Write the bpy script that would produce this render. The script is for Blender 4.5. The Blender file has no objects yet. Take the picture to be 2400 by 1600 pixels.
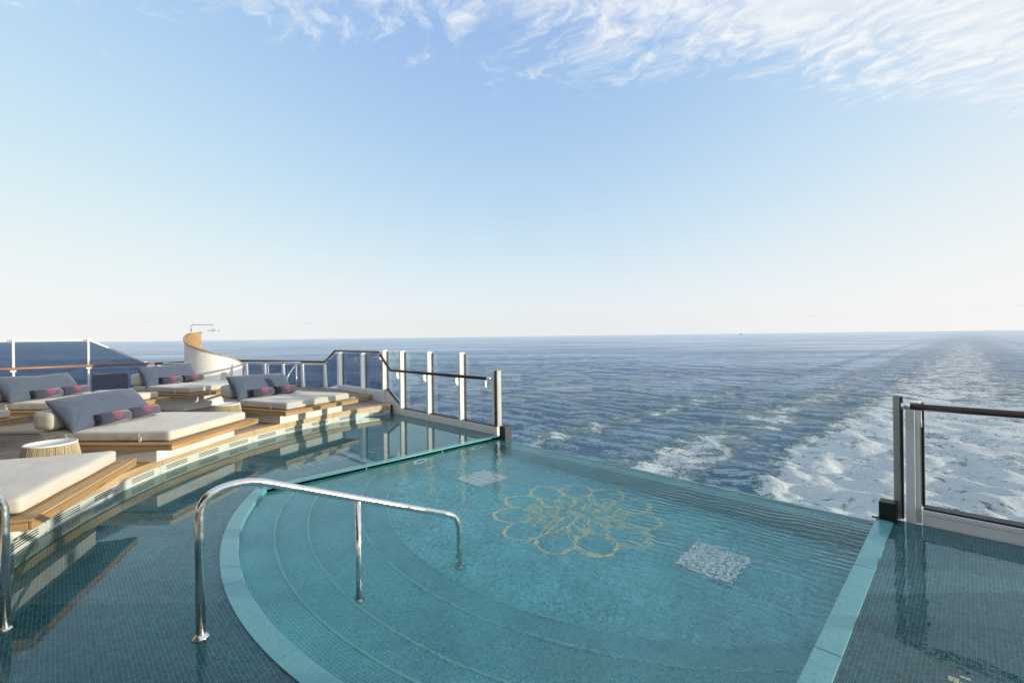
import bpy, bmesh, math, random
import numpy as np
from mathutils import Vector, Matrix, noise

random.seed(7)
rng = np.random.RandomState(11)
S = bpy.context.scene
COL = S.collection
PI = math.pi
R = math.radians

# ------------------------------------------------------------------ camera
# ship axes: a = metres aft, p = metres to port, z up; pool water near z = 0
def W(a, p, z=0.0):
    return Vector((-p, a, z))

cam_d = bpy.data.cameras.new('camera')
cam_d.lens = 16.0
cam_d.sensor_width = 36.0
cam_d.shift_y = -12.4 / 2400
cam_d.clip_start = 0.05
cam_d.clip_end = 90000
cam = bpy.data.objects.new('camera', cam_d)
COL.objects.link(cam)
cam.matrix_world = (Matrix.Translation((0, 0, 1.75)) @ Matrix.Rotation(R(45), 4, 'Z')
                    @ Matrix.Rotation(R(90), 4, 'X') @ Matrix.Rotation(R(-0.73), 4, 'Z'))
S.camera = cam

# ------------------------------------------------------------------ light
SUN_AZ, SUN_EL = 52.0, 7.0          # azimuth clockwise from aft (+Y) towards starboard (+X)
world = bpy.data.worlds.new('World')
S.world = world
world.use_nodes = True
wn = world.node_tree
for n in list(wn.nodes):
    wn.nodes.remove(n)

class NT:
    """small helper to write node trees"""
    def __init__(self, tree):
        self.t = tree
    def n(self, typ, ins=None, **kw):
        nd = self.t.nodes.new('ShaderNode' + typ)
        for k, v in kw.items():
            setattr(nd, k, v)
        for k, v in (ins or {}).items():
            self.set(nd.inputs[k], v)
        return nd
    def set(self, sock, v):
        if isinstance(v, bpy.types.NodeSocket):
            self.t.links.new(v, sock)
        elif isinstance(v, bpy.types.Node):
            self.t.links.new(v.outputs[0], sock)
        else:
            sock.default_value = v
    def m(self, op, a, b=0.0, c=None, clamp=False):
        nd = self.n('Math', operation=op, use_clamp=clamp)
        self.set(nd.inputs[0], a); self.set(nd.inputs[1], b)
        if c is not None:
            self.set(nd.inputs[2], c)
        return nd.outputs[0]
    def mr(self, v, a, b, c=0.0, d=1.0, smooth=True):
        nd = self.n('MapRange', {'Value': v, 'From Min': a, 'From Max': b, 'To Min': c, 'To Max': d})
        nd.interpolation_type = 'SMOOTHSTEP' if smooth else 'LINEAR'
        return nd.outputs[0]
    def mix(self, f, a, b, mode='MIX'):
        nd = self.n('Mix', data_type='RGBA', blend_type=mode)
        self.set(nd.inputs[0], f); self.set(nd.inputs[6], a); self.set(nd.inputs[7], b)
        return nd.outputs[2]
    def noise(self, vec, scale, detail=4, rough=0.5, **kw):
        nd = self.n('TexNoise', {'Vector': vec, 'Scale': scale, 'Detail': detail, 'Roughness': rough}, **kw)
        return nd.outputs[0]
    def comb(self, x, y, z=0.0):
        nd = self.n('CombineXYZ'); self.set(nd.inputs[0], x); self.set(nd.inputs[1], y); self.set(nd.inputs[2], z)
        return nd.outputs[0]
    def sep(self, v):
        nd = self.n('SeparateXYZ'); self.set(nd.inputs[0], v)
        return nd.outputs

def rgb(r, g, b):
    return (r, g, b, 1.0)

w = NT(wn)
sky = w.n('TexSky', sky_type='NISHITA', sun_disc=False)
sky.sun_elevation = R(SUN_EL)
sky.sun_rotation = R(SUN_AZ)
sky.air_density = 0.78
sky.dust_density = 0.9
sky.ozone_density = 1.0
_dx, _dy, _dz = w.sep(w.n('TexCoord').outputs['Generated'])
wn.links.new(w.comb(_dx, _dy, w.m('MAXIMUM', _dz, 0.034)), sky.inputs['Vector'])
# soft film-like shoulder on the very wide range of the physical sky
sr_, sg_, sb_ = w.sep(sky.outputs[0])
def shoulder(c, k, g):
    return w.m('MULTIPLY', w.m('SUBTRACT', 1.0, w.m('POWER', 2.71828, w.m('MULTIPLY', c, -k))), g)
skyc = w.comb(shoulder(sr_, 0.80, 3.34), shoulder(sg_, 0.90, 3.32), shoulder(sb_, 1.60, 3.28))
dx, dy, dz = w.sep(w.n('TexCoord').outputs['Generated'])
zc = w.m('MAXIMUM', dz, 0.02)
cr = w.m('DIVIDE', w.m('MULTIPLY', w.m('ADD', dx, dy), 0.7071), zc)                 # across, to the right
cf = w.m('DIVIDE', w.m('MULTIPLY', w.m('SUBTRACT', dy, dx), 0.7071), zc)            # away
# high thin altocumulus sheet on a flat layer
big = w.noise(w.comb(cr, cf, 0.3), 1.1, 3, 0.5)
lim = w.m('ADD', w.m('SUBTRACT', cf, w.m('MULTIPLY', cr, 0.15)), w.m('MULTIPLY', w.m('SUBTRACT', big, 0.5), 0.9))
dens = w.m('MULTIPLY', w.mr(lim, 2.08, 1.18), w.mr(cr, -1.5, 0.9, 0.50, 1.0))
warp = w.noise(w.comb(cr, cf, 5.0), 2.2, 4, 0.55)
cv = w.comb(w.m('ADD', w.m('MULTIPLY', cr, 1.55), w.m('MULTIPLY', warp, 0.9)),
            w.m('ADD', w.m('MULTIPLY', cf, 1.3), w.m('MULTIPLY', cr, 0.55)), 0.0)
fine = w.noise(cv, 8.0, 10, 0.62)
puff = w.m('ADD', w.m('MULTIPLY', fine, 0.72), w.m('MULTIPLY', w.noise(cv, 2.4, 4, 0.5), 0.48))
thr = w.mr(dens, 0.0, 1.0, 0.86, 0.33, False)
calpha = w.mr(w.m('SUBTRACT', puff, thr), -0.07, 0.30)
calpha = w.m('MULTIPLY', w.m('MULTIPLY', calpha, w.mr(dz, 0.10, 0.25)), 0.78)
cloudc = w.mix(w.mr(fine, 0.35, 0.75), rgb(2.9, 3.05, 3.25), rgb(3.75, 3.7, 3.6))
c1 = w.mix(calpha, skyc, cloudc)
# low far cumulus bank just over the horizon
az = w.m('ARCTAN2', dx, dy)
lowv = w.comb(w.m('MULTIPLY', az, 16.0), w.m('MULTIPLY', dz, 95.0), 2.0)
lown = w.noise(lowv, 1.25, 6, 0.6)
band = w.m('MULTIPLY', w.mr(dz, 0.012, 0.020), w.mr(dz, 0.046, 0.030))
lowa = w.m('MULTIPLY', w.m('MULTIPLY', w.mr(lown, 0.60, 0.72), band), 0.45)
c2 = w.mix(lowa, c1, rgb(2.35, 2.55, 2.85))
bg = w.n('Background', {'Color': c2, 'Strength': 0.15})
wo = w.n('OutputWorld')
wn.links.new(bg.outputs[0], wo.inputs[0])

sun_d = bpy.data.lights.new('sun', 'SUN')
sun_d.energy = 2.5
sun_d.angle = R(0.5)
sun_d.color = (1.0, 0.87, 0.68)
sun = bpy.data.objects.new('sun', sun_d)
COL.objects.link(sun)
sdir = Vector((math.sin(R(SUN_AZ)) * math.cos(R(SUN_EL)), math.cos(R(SUN_AZ)) * math.cos(R(SUN_EL)), math.sin(R(SUN_EL))))
sun.rotation_euler = sdir.to_track_quat('Z', 'Y').to_euler()
sun.location = (0, 0, 60)

S.view_settings.view_transform = 'Standard'
S.view_settings.look = 'None'
S.view_settings.exposure = 0.9
S.view_settings.gamma = 1.0
S.render.engine = 'CYCLES'
S.cycles.max_bounces = 14
S.cycles.transparent_max_bounces = 24
S.cycles.transmission_bounces = 12
S.cycles.glossy_bounces = 6
S.cycles.sample_clamp_indirect = 6.0
S.cycles.use_denoising = True

# ------------------------------------------------------------------ materials
def mat(name):
    m = bpy.data.materials.new(name)
    m.use_nodes = True
    for n in list(m.node_tree.nodes):
        m.node_tree.nodes.remove(n)
    k = NT(m.node_tree)
    out = k.n('OutputMaterial')
    return m, k, out

def principled(k, out, **ins):
    b = k.n('BsdfPrincipled')
    for kk, v in ins.items():
        k.set(b.inputs[kk.replace('_', ' ')], v)
    k.t.links.new(b.outputs[0], out.inputs[0])
    return b

def bump(k, h, strength=0.3, dist=0.01):
    return k.n('Bump', {'Height': h, 'Strength': strength, 'Distance': dist}).outputs[0]

def paint(name, col, rough=0.35, var=0.06, bumpy=0.0, scale=3.0):
    m, k, out = mat(name)
    oc = k.n('TexCoord').outputs['Object']
    nz = k.noise(oc, scale, 6, 0.6)
    c = k.mix(nz, rgb(*[x * (1 - var) for x in col]), rgb(*[min(1, x * (1 + var)) for x in col]))
    ins = dict(Base_Color=c, Roughness=k.mr(nz, 0.2, 0.8, rough * 0.8, rough * 1.25))
    if bumpy:
        ins['Normal'] = bump(k, k.noise(oc, 60, 3), bumpy, 0.002)
    principled(k, out, **ins)
    return m

def metal(name, col, rough):
    m, k, out = mat(name)
    oc = k.n('TexCoord').outputs['Object']
    nz = k.noise(oc, 14, 5, 0.6)
    principled(k, out, Base_Color=rgb(*col), Metallic=1.0, Roughness=k.mr(nz, 0.25, 0.8, rough * 0.6, rough * 1.7))
    return m

def wood(name, light, dark, rough=0.5, gscale=1.0, weather=None):
    m, k, out = mat(name)
    tc = k.n('TexCoord').outputs['Object']
    rnd = k.n('ObjectInfo').outputs['Random']
    mp = k.n('Mapping', {'Vector': tc, 'Scale': (1.6 * gscale, 42 * gscale, 42 * gscale)})
    k.set(mp.inputs['Location'], k.comb(k.m('MULTIPLY', rnd, 37.0), k.m('MULTIPLY', rnd, 91.0), 0.0))
    g = k.noise(mp.outputs[0], 1.0, 6, 0.65)
    mp2 = k.n('Mapping', {'Vector': mp.outputs[0], 'Scale': (0.5, 0.12, 0.12)})
    g2 = k.noise(mp2.outputs[0], 1.0, 3, 0.5)
    f = k.m('ADD', k.m('MULTIPLY', g, 0.6), k.m('MULTIPLY', g2, 0.5))
    c = k.mix(k.mr(f, 0.3, 0.8), rgb(*dark), rgb(*light))
    tone = k.mr(rnd, 0, 1, 0.82, 1.14, False)
    c = k.mix(1.0, c, k.comb(tone, tone, tone), 'MULTIPLY')
    if weather:
        c = k.mix(k.mr(k.noise(tc, 2.3, 5, 0.6), 0.4, 0.75, 0.0, 0.55), c, rgb(*weather))
    principled(k, out, Base_Color=c, Roughness=k.mr(g, 0.2, 0.9, rough * 0.85, rough * 1.2), Normal=bump(k, g, 0.25, 0.0015))
    return m

def fabric(name, col, rough=0.9, wr=0.35, weave=260, wscale=5.0):
    m, k, out = mat(name)
    oc = k.n('TexCoord').outputs['Object']
    big = k.noise(oc, wscale, 5, 0.55)
    wv = k.n('TexWave', {'Vector': oc, 'Scale': weave / 6.28, 'Distortion': 1.0}).outputs[1]
    h = k.m('ADD', big, k.m('MULTIPLY', wv, 0.01))
    c = k.mix(k.mr(big, 0.3, 0.7), rgb(*[x * 0.97 for x in col]), rgb(*[x * 1.03 for x in col]))
    b = principled(k, out, Base_Color=c, Roughness=rough, Normal=bump(k, h, wr, 0.03))
    b.inputs['Sheen Weight'].default_value = 0.25
    b.inputs['Sheen Roughness'].default_value = 0.5
    return m

def glass_pane(name, tint, refl=1.0, dirt=0.04):
    m, k, out = mat(name)
    lw_ = k.n('LayerWeight', {'Blend': 0.5}).outputs['Facing']       # 0 face-on, 1 edge-on
    fr = k.m('ADD', 0.035, k.m('MULTIPLY', k.m('POWER', lw_, 5.0), 0.9))
    oc = k.n('TexCoord').outputs['Object']
    st = k.noise(k.n('Mapping', {'Vector': oc, 'Scale': (9, 9, 1.2)}).outputs[0], 3.0, 6, 0.65)
    tr = k.n('BsdfTransparent', {'Color': rgb(*tint)})
    gl = k.n('BsdfGlossy', {'Color': rgb(0.95, 1, 0.98), 'Roughness': 0.015})
    df = k.n('BsdfDiffuse', {'Color': rgb(0.75, 0.8, 0.82)})
    a = k.n('MixShader', {0: k.m('MULTIPLY', fr, refl), 1: tr.outputs[0], 2: gl.outputs[0]})
    b = k.n('MixShader', {0: k.mr(st, 0.55, 0.8, 0.0, dirt), 1: a.outputs[0], 2: df.outputs[0]})
    k.t.links.new(b.outputs[0], out.inputs[0])
    return m

def tile_nodes(k, vec, tw=0.021, th=0.021, c1=(0.055, 0.31, 0.355), c2=(0.095, 0.41, 0.445), grout=(0.26, 0.54, 0.55), mortar=0.0016):
    bt = k.n('TexBrick', {'Vector': vec, 'Color1': rgb(*c1), 'Color2': rgb(*c2), 'Mortar': rgb(*grout), 'Scale': 1.0,
                          'Mortar Size': mortar, 'Mortar Smooth': 0.15, 'Bias': 0.0, 'Brick Width': tw, 'Row Height': th})
    bt.offset = 0.0
    bt.squash = 1.0
    return bt

def tile_mat(name, polar=False, wall=None, **kw):
    m, k, out = mat(name)
    pos = k.n('NewGeometry').outputs['Position']
    x, y, z = k.sep(pos)
    if polar:
        ux = k.m('ADD', x, PC); uy = k.m('SUBTRACT', y, AC)
        r = k.m('SQRT', k.m('ADD', k.m('MULTIPLY', ux, ux), k.m('MULTIPLY', uy, uy)))
        th = k.m('MULTIPLY', k.m('ARCTAN2', ux, uy), 4.0)
        vec = k.comb(k.m('ADD', r, k.m('MULTIPLY', z, 1.0)), th)
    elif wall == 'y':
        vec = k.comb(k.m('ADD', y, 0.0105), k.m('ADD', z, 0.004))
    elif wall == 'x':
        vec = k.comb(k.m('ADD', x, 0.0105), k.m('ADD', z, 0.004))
    else:
        vec = k.comb(x, y)
    bt = tile_nodes(k, vec, **kw)
    patch = k.noise(pos, 1.7, 4, 0.6)
    tone = k.mr(patch, 0.3, 0.7, 0.88, 1.12)
    if not polar and not wall:
        # every tile its own shade
        wn_ = k.n('TexWhiteNoise', {'Vector': k.comb(k.m('FLOOR', k.m('DIVIDE', x, 0.021)), k.m('FLOOR', k.m('DIVIDE', y, 0.021)))}).outputs['Value']
        tone = k.m('MULTIPLY', tone, k.mr(wn_, 0, 1, 0.72, 1.30, False))
    c = k.mix(1.0, bt.outputs[0], k.comb(tone, tone, tone), 'MULTIPLY')
    principled(k, out, Base_Color=c, Roughness=0.25, Normal=bump(k, k.m('SUBTRACT', 1.0, bt.outputs[1]), 0.3, 0.002))
    return m

AC, PC = 5.52, 3.21          # centre of the pool's half circle

M = {}
M['white'] = paint('white_paint', (0.80, 0.80, 0.78), 0.38, 0.03)
M['whiteg'] = paint('white_base_paint', (0.82, 0.81, 0.79), 0.5, 0.03)
M['chrome'] = metal('polished_steel', (0.80, 0.79, 0.77), 0.22)
M['panel'] = paint('satin_panel_steel', (0.62, 0.66, 0.62), 0.3, 0.05)
M['channel'] = paint('grey_channel_coat', (0.44, 0.42, 0.38), 0.35, 0.06)
M['black'] = paint('black_rubber', (0.015, 0.016, 0.018), 0.45, 0.1)
M['slot'] = paint('dark_slot', (0.01, 0.012, 0.012), 0.7, 0.1)
M['teak'] = wood('golden_teak', (0.50, 0.33, 0.15), (0.31, 0.185, 0.075), 0.55)
M['deck'] = wood('weathered_deck_teak', (0.40, 0.31, 0.235), (0.24, 0.18, 0.135), 0.7, 1.0, (0.34, 0.30, 0.26))
M['nosing'] = wood('deck_edge_teak', (0.60, 0.45, 0.27), (0.44, 0.30, 0.16), 0.6)
M['caulk'] = paint('black_caulk', (0.03, 0.028, 0.026), 0.8, 0.1)
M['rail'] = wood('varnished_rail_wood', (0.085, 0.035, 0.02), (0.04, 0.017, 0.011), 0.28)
M['rail2'] = wood('mid_brown_rail_wood', (0.30, 0.15, 0.07), (0.20, 0.09, 0.04), 0.35)  # mid brown wood for the port side rail
M['cream'] = fabric('cream_canvas', (0.54, 0.52, 0.46), 0.9, 0.24, 260, 5.0)
M['pillow'] = fabric('slate_blue_canvas', (0.060, 0.086, 0.132), 0.8, 0.5, 260, 7.0)
M['towel'] = fabric('navy_towelling', (0.042, 0.048, 0.085), 1.0, 0.3, 520, 30.0)
M['thread'] = paint('pink_thread', (0.66, 0.11, 0.17), 0.8, 0.2)
M['strap'] = paint('strap_webbing', (0.62, 0.60, 0.55), 0.8, 0.1)
M['rope'] = paint('woven_rope', (0.50, 0.44, 0.28), 0.85, 0.3, 0.3, 40)
M['ropedark'] = paint('woven_rope_inner', (0.13, 0.12, 0.09), 0.9, 0.2)
M['coping'] = None
M['glass'] = glass_pane('clear_rail_glass', (0.93, 0.97, 0.97), 1.0, 0.09)
M['tint'] = glass_pane('tinted_rail_glass', (0.50, 0.56, 0.64), 1.0, 0.08)
M['navy'] = fabric('navy_sling', (0.035, 0.045, 0.075), 0.8, 0.2)
M['greycush'] = fabric('grey_cushion', (0.45, 0.45, 0.43), 0.9, 0.3)
M['frame'] = paint('black_frame', (0.02, 0.022, 0.028), 0.4, 0.1)
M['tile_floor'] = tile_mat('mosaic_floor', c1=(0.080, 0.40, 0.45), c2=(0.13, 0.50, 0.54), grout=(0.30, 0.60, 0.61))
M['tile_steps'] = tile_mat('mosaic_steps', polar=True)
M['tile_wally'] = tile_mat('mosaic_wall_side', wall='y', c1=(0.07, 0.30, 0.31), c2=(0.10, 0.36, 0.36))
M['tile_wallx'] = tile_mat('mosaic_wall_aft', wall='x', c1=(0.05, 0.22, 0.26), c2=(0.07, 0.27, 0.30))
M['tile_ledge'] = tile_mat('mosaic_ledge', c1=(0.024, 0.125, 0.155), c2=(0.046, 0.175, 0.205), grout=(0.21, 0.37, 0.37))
M['mosaic_gold'] = paint('gold_mosaic', (0.82, 0.79, 0.46), 0.3, 0.15, 0, 30)
M['mosaic_white'] = paint('white_mosaic', (0.30, 0.42, 0.43), 0.3, 0.1, 0, 30)
M['grate'] = paint('white_grate_plastic', (0.88, 0.92, 0.92), 0.4, 0.03)
M['mint'] = paint('mint_nosing', (0.19, 0.52, 0.49), 0.3, 0.06)
M['winglass'] = paint('dark_window_glass', (0.02, 0.025, 0.03), 0.08, 0.1)
M['shading_soffit'] = paint('shading_soffit_panel', (0.24, 0.20, 0.16), 0.6, 0.06)
M['hull'] = paint('white_hull', (0.75, 0.76, 0.76), 0.4, 0.04)
M['grey'] = paint('grey_far_ship', (0.25, 0.28, 0.32), 0.6, 0.1)

def coping_mat():
    m, k, out = mat('teal_polished_coping')
    pos = k.n('NewGeometry').outputs['Position']
    nz = k.noise(pos, 3.0, 5, 0.6)
    drops = k.noise(k.n('Mapping', {'Vector': pos, 'Scale': (1, 1, 1)}).outputs[0], 16.0, 5, 0.55)
    c = k.mix(nz, rgb(0.125, 0.35, 0.365), rgb(0.16, 0.41, 0.42))
    principled(k, out, Base_Color=c, Roughness=0.12, Normal=bump(k, k.mr(drops, 0.50, 0.56), 0.35, 0.004))
    return m
M['coping'] = coping_mat()

def water_mat(name, pool):
    m, k, out = mat(name)
    pos = k.n('NewGeometry').outputs['Position']
    x, y, z = k.sep(pos)
    if pool:
        # small confused ripples over the whole pool
        n1 = k.noise(k.comb(k.m('MULTIPLY', x, 1.0), y, 0.0), 9.0, 3, 0.55)
        n2 = k.noise(pos, 26.0, 2, 0.5)
        calm = k.mr(k.noise(pos, 0.9, 2, 0.5), 0.35, 0.65, 0.55, 1.15)
        # regular wavelets running along the overflow edge towards starboard
        wv = k.n('TexWave', {'Vector': k.comb(k.m('ADD', k.m('MULTIPLY', x, 0.55), k.m('MULTIPLY', y, 1.0)), 0.0, 0.0),
                             'Scale': 3.4, 'Distortion': 9.0, 'Detail': 2.5, 'Detail Scale': 0.55})
        k.set(wv.inputs['Vector'], k.comb(k.m('ADD', k.m('MULTIPLY', x, -0.10), k.m('MULTIPLY', y, 1.0)),
                                          k.m('ADD', k.m('MULTIPLY', x, 1.0), k.m('MULTIPLY', y, 0.10))))
        wv.bands_direction = 'X'
        prox = k.m('MULTIPLY', k.mr(k.m('ADD', x, k.m('MULTIPLY', k.noise(pos, 0.8, 2), 1.2)), -3.6, -1.0), k.mr(y, 1.8, 3.2))
        near = k.mr(k.m('ADD', k.m('MULTIPLY', k.m('ADD', x, 4.3), k.m('ADD', x, 4.3)),
                        k.m('MULTIPLY', k.m('SUBTRACT', y, 2.0), k.m('SUBTRACT', y, 2.0))), 0.2, 6.0, 0.35, 1.0)
        h = k.m('ADD', k.m('MULTIPLY', k.m('ADD', k.m('MULTIPLY', n1, 0.0150), k.m('MULTIPLY', n2, 0.0034)), k.m('MULTIPLY', calm, near)),
                k.m('MULTIPLY', k.m('MULTIPLY', wv.outputs[1], 0.0050), k.m('MULTIPLY', prox, k.mr(k.noise(pos, 2.3, 3, 0.5), 0.35, 0.65, 0.35, 1.0))))
        nrm = bump(k, h, 1.0, 0.62)
    else:
        n1 = k.noise(pos, 4.0, 3, 0.5)
        n2 = k.noise(pos, 22.0, 2, 0.5)
        sb = k.mr(x, -1.6, -0.2, 0.25, 1.0)
        h = k.m('MULTIPLY', k.m('ADD', k.m('MULTIPLY', n1, 0.004), k.m('MULTIPLY', n2, 0.0014)), sb)
        nrm = bump(k, h, 1.0, 0.5)
    g = k.n('BsdfGlass', {'Color': rgb(0.93, 0.99, 0.99), 'Roughness': 0.0, 'IOR': 1.33, 'Normal': nrm})
    k.t.links.new(g.outputs[0], out.inputs[0])
    return m
M['pool_water'] = water_mat('pool_water', True)
M['film_water'] = water_mat('ledge_water_film', False)

def sea_mat():
    m, k, out = mat('sea_water')
    pos = k.n('NewGeometry').outputs['Position']
    x, y, z = k.sep(pos)
    pl = k.m('MULTIPLY', x, -1.0)                       # metres to port
    flat = k.comb(x, y, 0.0)
    bign = k.noise(flat, 0.045, 4, 0.6)
    lat = k.m('ABSOLUTE', k.m('SUBTRACT', pl, PC))
    midn = k.noise(flat, 0.17, 5, 0.62)
    latw = k.m('ADD', k.m('ADD', lat, k.m('MULTIPLY', k.m('SUBTRACT', bign, 0.5), 14.0)), k.m('MULTIPLY', k.m('SUBTRACT', midn, 0.5), 13.0))
    wid = k.m('ADD', k.mr(y, 40, 82, 9.0, 20.5), k.m('MULTIPLY', k.m('MAXIMUM', k.m('SUBTRACT', y, 90), 0.0), 0.042))
    edge = k.m('SUBTRACT', wid, latw)
    soft = k.mr(y, 60, 6000, 4.0, 420.0, False)
    prim = k.mr(k.m('DIVIDE', edge, soft), -0.5, 1.0)
    rim = k.m('MULTIPLY', k.mr(edge, -1.0, 1.5), k.mr(edge, 8.0, 2.0))
    fade = k.m('MULTIPLY', k.mr(y, 60, 280, 1.06, 0.76), k.mr(y, 250, 3500, 1.0, 0.60))
    # sparse torn foam outside the churned core
    s2 = k.m('MULTIPLY', k.mr(latw, 22, 30), k.mr(latw, 46, 35))
    s2 = k.m('MULTIPLY', s2, k.m('MULTIPLY', k.mr(y, 70, 320, 0.86, 0.55), k.mr(bign, 0.36, 0.56, 0.62, 1.0)))
    s3 = k.m('MULTIPLY', k.m('MULTIPLY', k.mr(latw, 50, 58), k.mr(latw, 68, 61)), k.m('MULTIPLY', k.mr(y, 70, 300, 0.78, 0.5), k.mr(midn, 0.36, 0.6, 0.6, 1.0)))
    dens = k.m('MAXIMUM', k.m('MULTIPLY', prim, fade), k.m('MAXIMUM', s2, s3))
    dens = k.m('ADD', dens, k.m('MULTIPLY', rim, k.mr(y, 60, 160, 0.30, 0.05)))
    wv = k.n('TexNoise', {'Vector': flat, 'Scale': 0.22, 'Detail': 3.0})
    wp = k.n('VectorMath', {0: flat, 1: k.n('VectorMath', {0: wv.outputs[1], 1: (3.2, 3.2, 0)}, operation='MULTIPLY').outputs[0]}, operation='ADD').outputs[0]
    f1 = k.noise(wp, 0.15, 12, 0.70)
    f2 = k.noise(wp, 0.8, 8, 0.72)
    f3 = k.noise(k.comb(k.m('ADD', k.m('MULTIPLY', x, 1.0), 17.0), k.m('MULTIPLY', y, 0.7)), 2.6, 5, 0.7)
    rid = k.m('SUBTRACT', 1.0, k.m('ABSOLUTE', k.m('MULTIPLY', k.m('SUBTRACT', f2, 0.5), 5.0)))
    fo = k.m('ADD', k.m('ADD', k.m('MULTIPLY', f1, 0.42), k.m('MULTIPLY', f2, 0.30)), k.m('ADD', k.m('MULTIPLY', f3, 0.16), k.m('MULTIPLY', rid, 0.10)))
    val = k.m('ADD', fo, k.m('MULTIPLY', k.m('SUBTRACT', dens, 1.0), 0.23))
    thick = k.mr(val, 0.415, 0.485)
    thin = k.m('MULTIPLY', k.mr(val, 0.35, 0.48), 0.42)
    foam = k.m('MULTIPLY', k.m('MAXIMUM', thick, thin), k.mr(dens, 0.02, 0.20))
    # water colour: navy with milky green aeration in the wake
    deep = k.mix(k.mr(bign, 0.3, 0.7), rgb(0.013, 0.048, 0.118), rgb(0.020, 0.064, 0.145))
    aer = k.m('MULTIPLY', k.m('MINIMUM', dens, 1.0), k.mr(f1, 0.3, 0.65, 0.55, 1.0))
    base = k.mix(k.m('MULTIPLY', aer, 0.85), deep, rgb(0.085, 0.175, 0.195))
    # ripples, several sizes; the coarse swell is real geometry
    su = k.m('MULTIPLY', k.m('ADD', x, y), 0.7071)
    sv = k.m('MULTIPLY', k.m('SUBTRACT', y, x), 0.7071)
    streak = k.comb(k.m('ADD', k.m('MULTIPLY', su, 0.72), k.m('MULTIPLY', sv, 0.25)), sv)
    r1 = k.noise(streak, 0.34, 4, 0.55)
    r2 = k.noise(streak, 1.25, 4, 0.6)
    r3 = k.noise(streak, 4.2, 3, 0.6)
    slick = k.mr(k.noise(k.comb(k.m('MULTIPLY', su, 0.25), sv), 0.011, 5, 0.6), 0.35, 0.66, 0.55, 1.40)
    hh = k.m('MULTIPLY', k.m('ADD', k.m('ADD', k.m('MULTIPLY', r1, 0.85), k.m('MULTIPLY', r2, 0.62)), k.m('MULTIPLY', r3, 0.15)), slick)
    hh = k.m('ADD', hh, k.m('MULTIPLY', k.m('MULTIPLY', f1, k.m('MINIMUM', dens, 1.0)), 1.5))
    hh = k.m('ADD', hh, k.m('MULTIPLY', k.m('MULTIPLY', foam, k.m('ADD', f2, k.m('MULTIPLY', f3, 0.4))), 0.9))
    dst = k.n('VectorMath', {0: flat}, operation='LENGTH').outputs['Value']
    hh = k.m('MULTIPLY', hh, k.mr(dst, 80, 900, 1.0, 0.80))
    nrm = bump(k, hh, 1.0, 1.0)
    fac_ = k.n('LayerWeight', {'Blend': 0.5, 'Normal': nrm}).outputs['Facing']
    fre = k.m('ADD', 0.02, k.m('MULTIPLY', k.m('POWER', fac_, 2.75), 0.97))
    wd = k.n('BsdfDiffuse', {'Color': base, 'Normal': nrm})
    wg = k.n('BsdfGlossy', {'Color': rgb(0.80, 0.90, 1.0), 'Roughness': 0.05, 'Normal': nrm})
    wat = k.n('MixShader', {0: fre, 1: wd.outputs[0], 2: wg.outputs[0]})
    fm = k.n('BsdfDiffuse', {'Color': k.mix(thick, rgb(0.50, 0.66, 0.76), k.mix(f2, rgb(0.84, 0.89, 0.90), rgb(0.98, 0.98, 0.97))), 'Normal': nrm})
    mx = k.n('MixShader', {0: foam, 1: wat.outputs[0], 2: fm.outputs[0]})
    k.t.links.new(mx.outputs[0], out.inputs[0])
    return m
M['sea'] = sea_mat()

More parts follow.
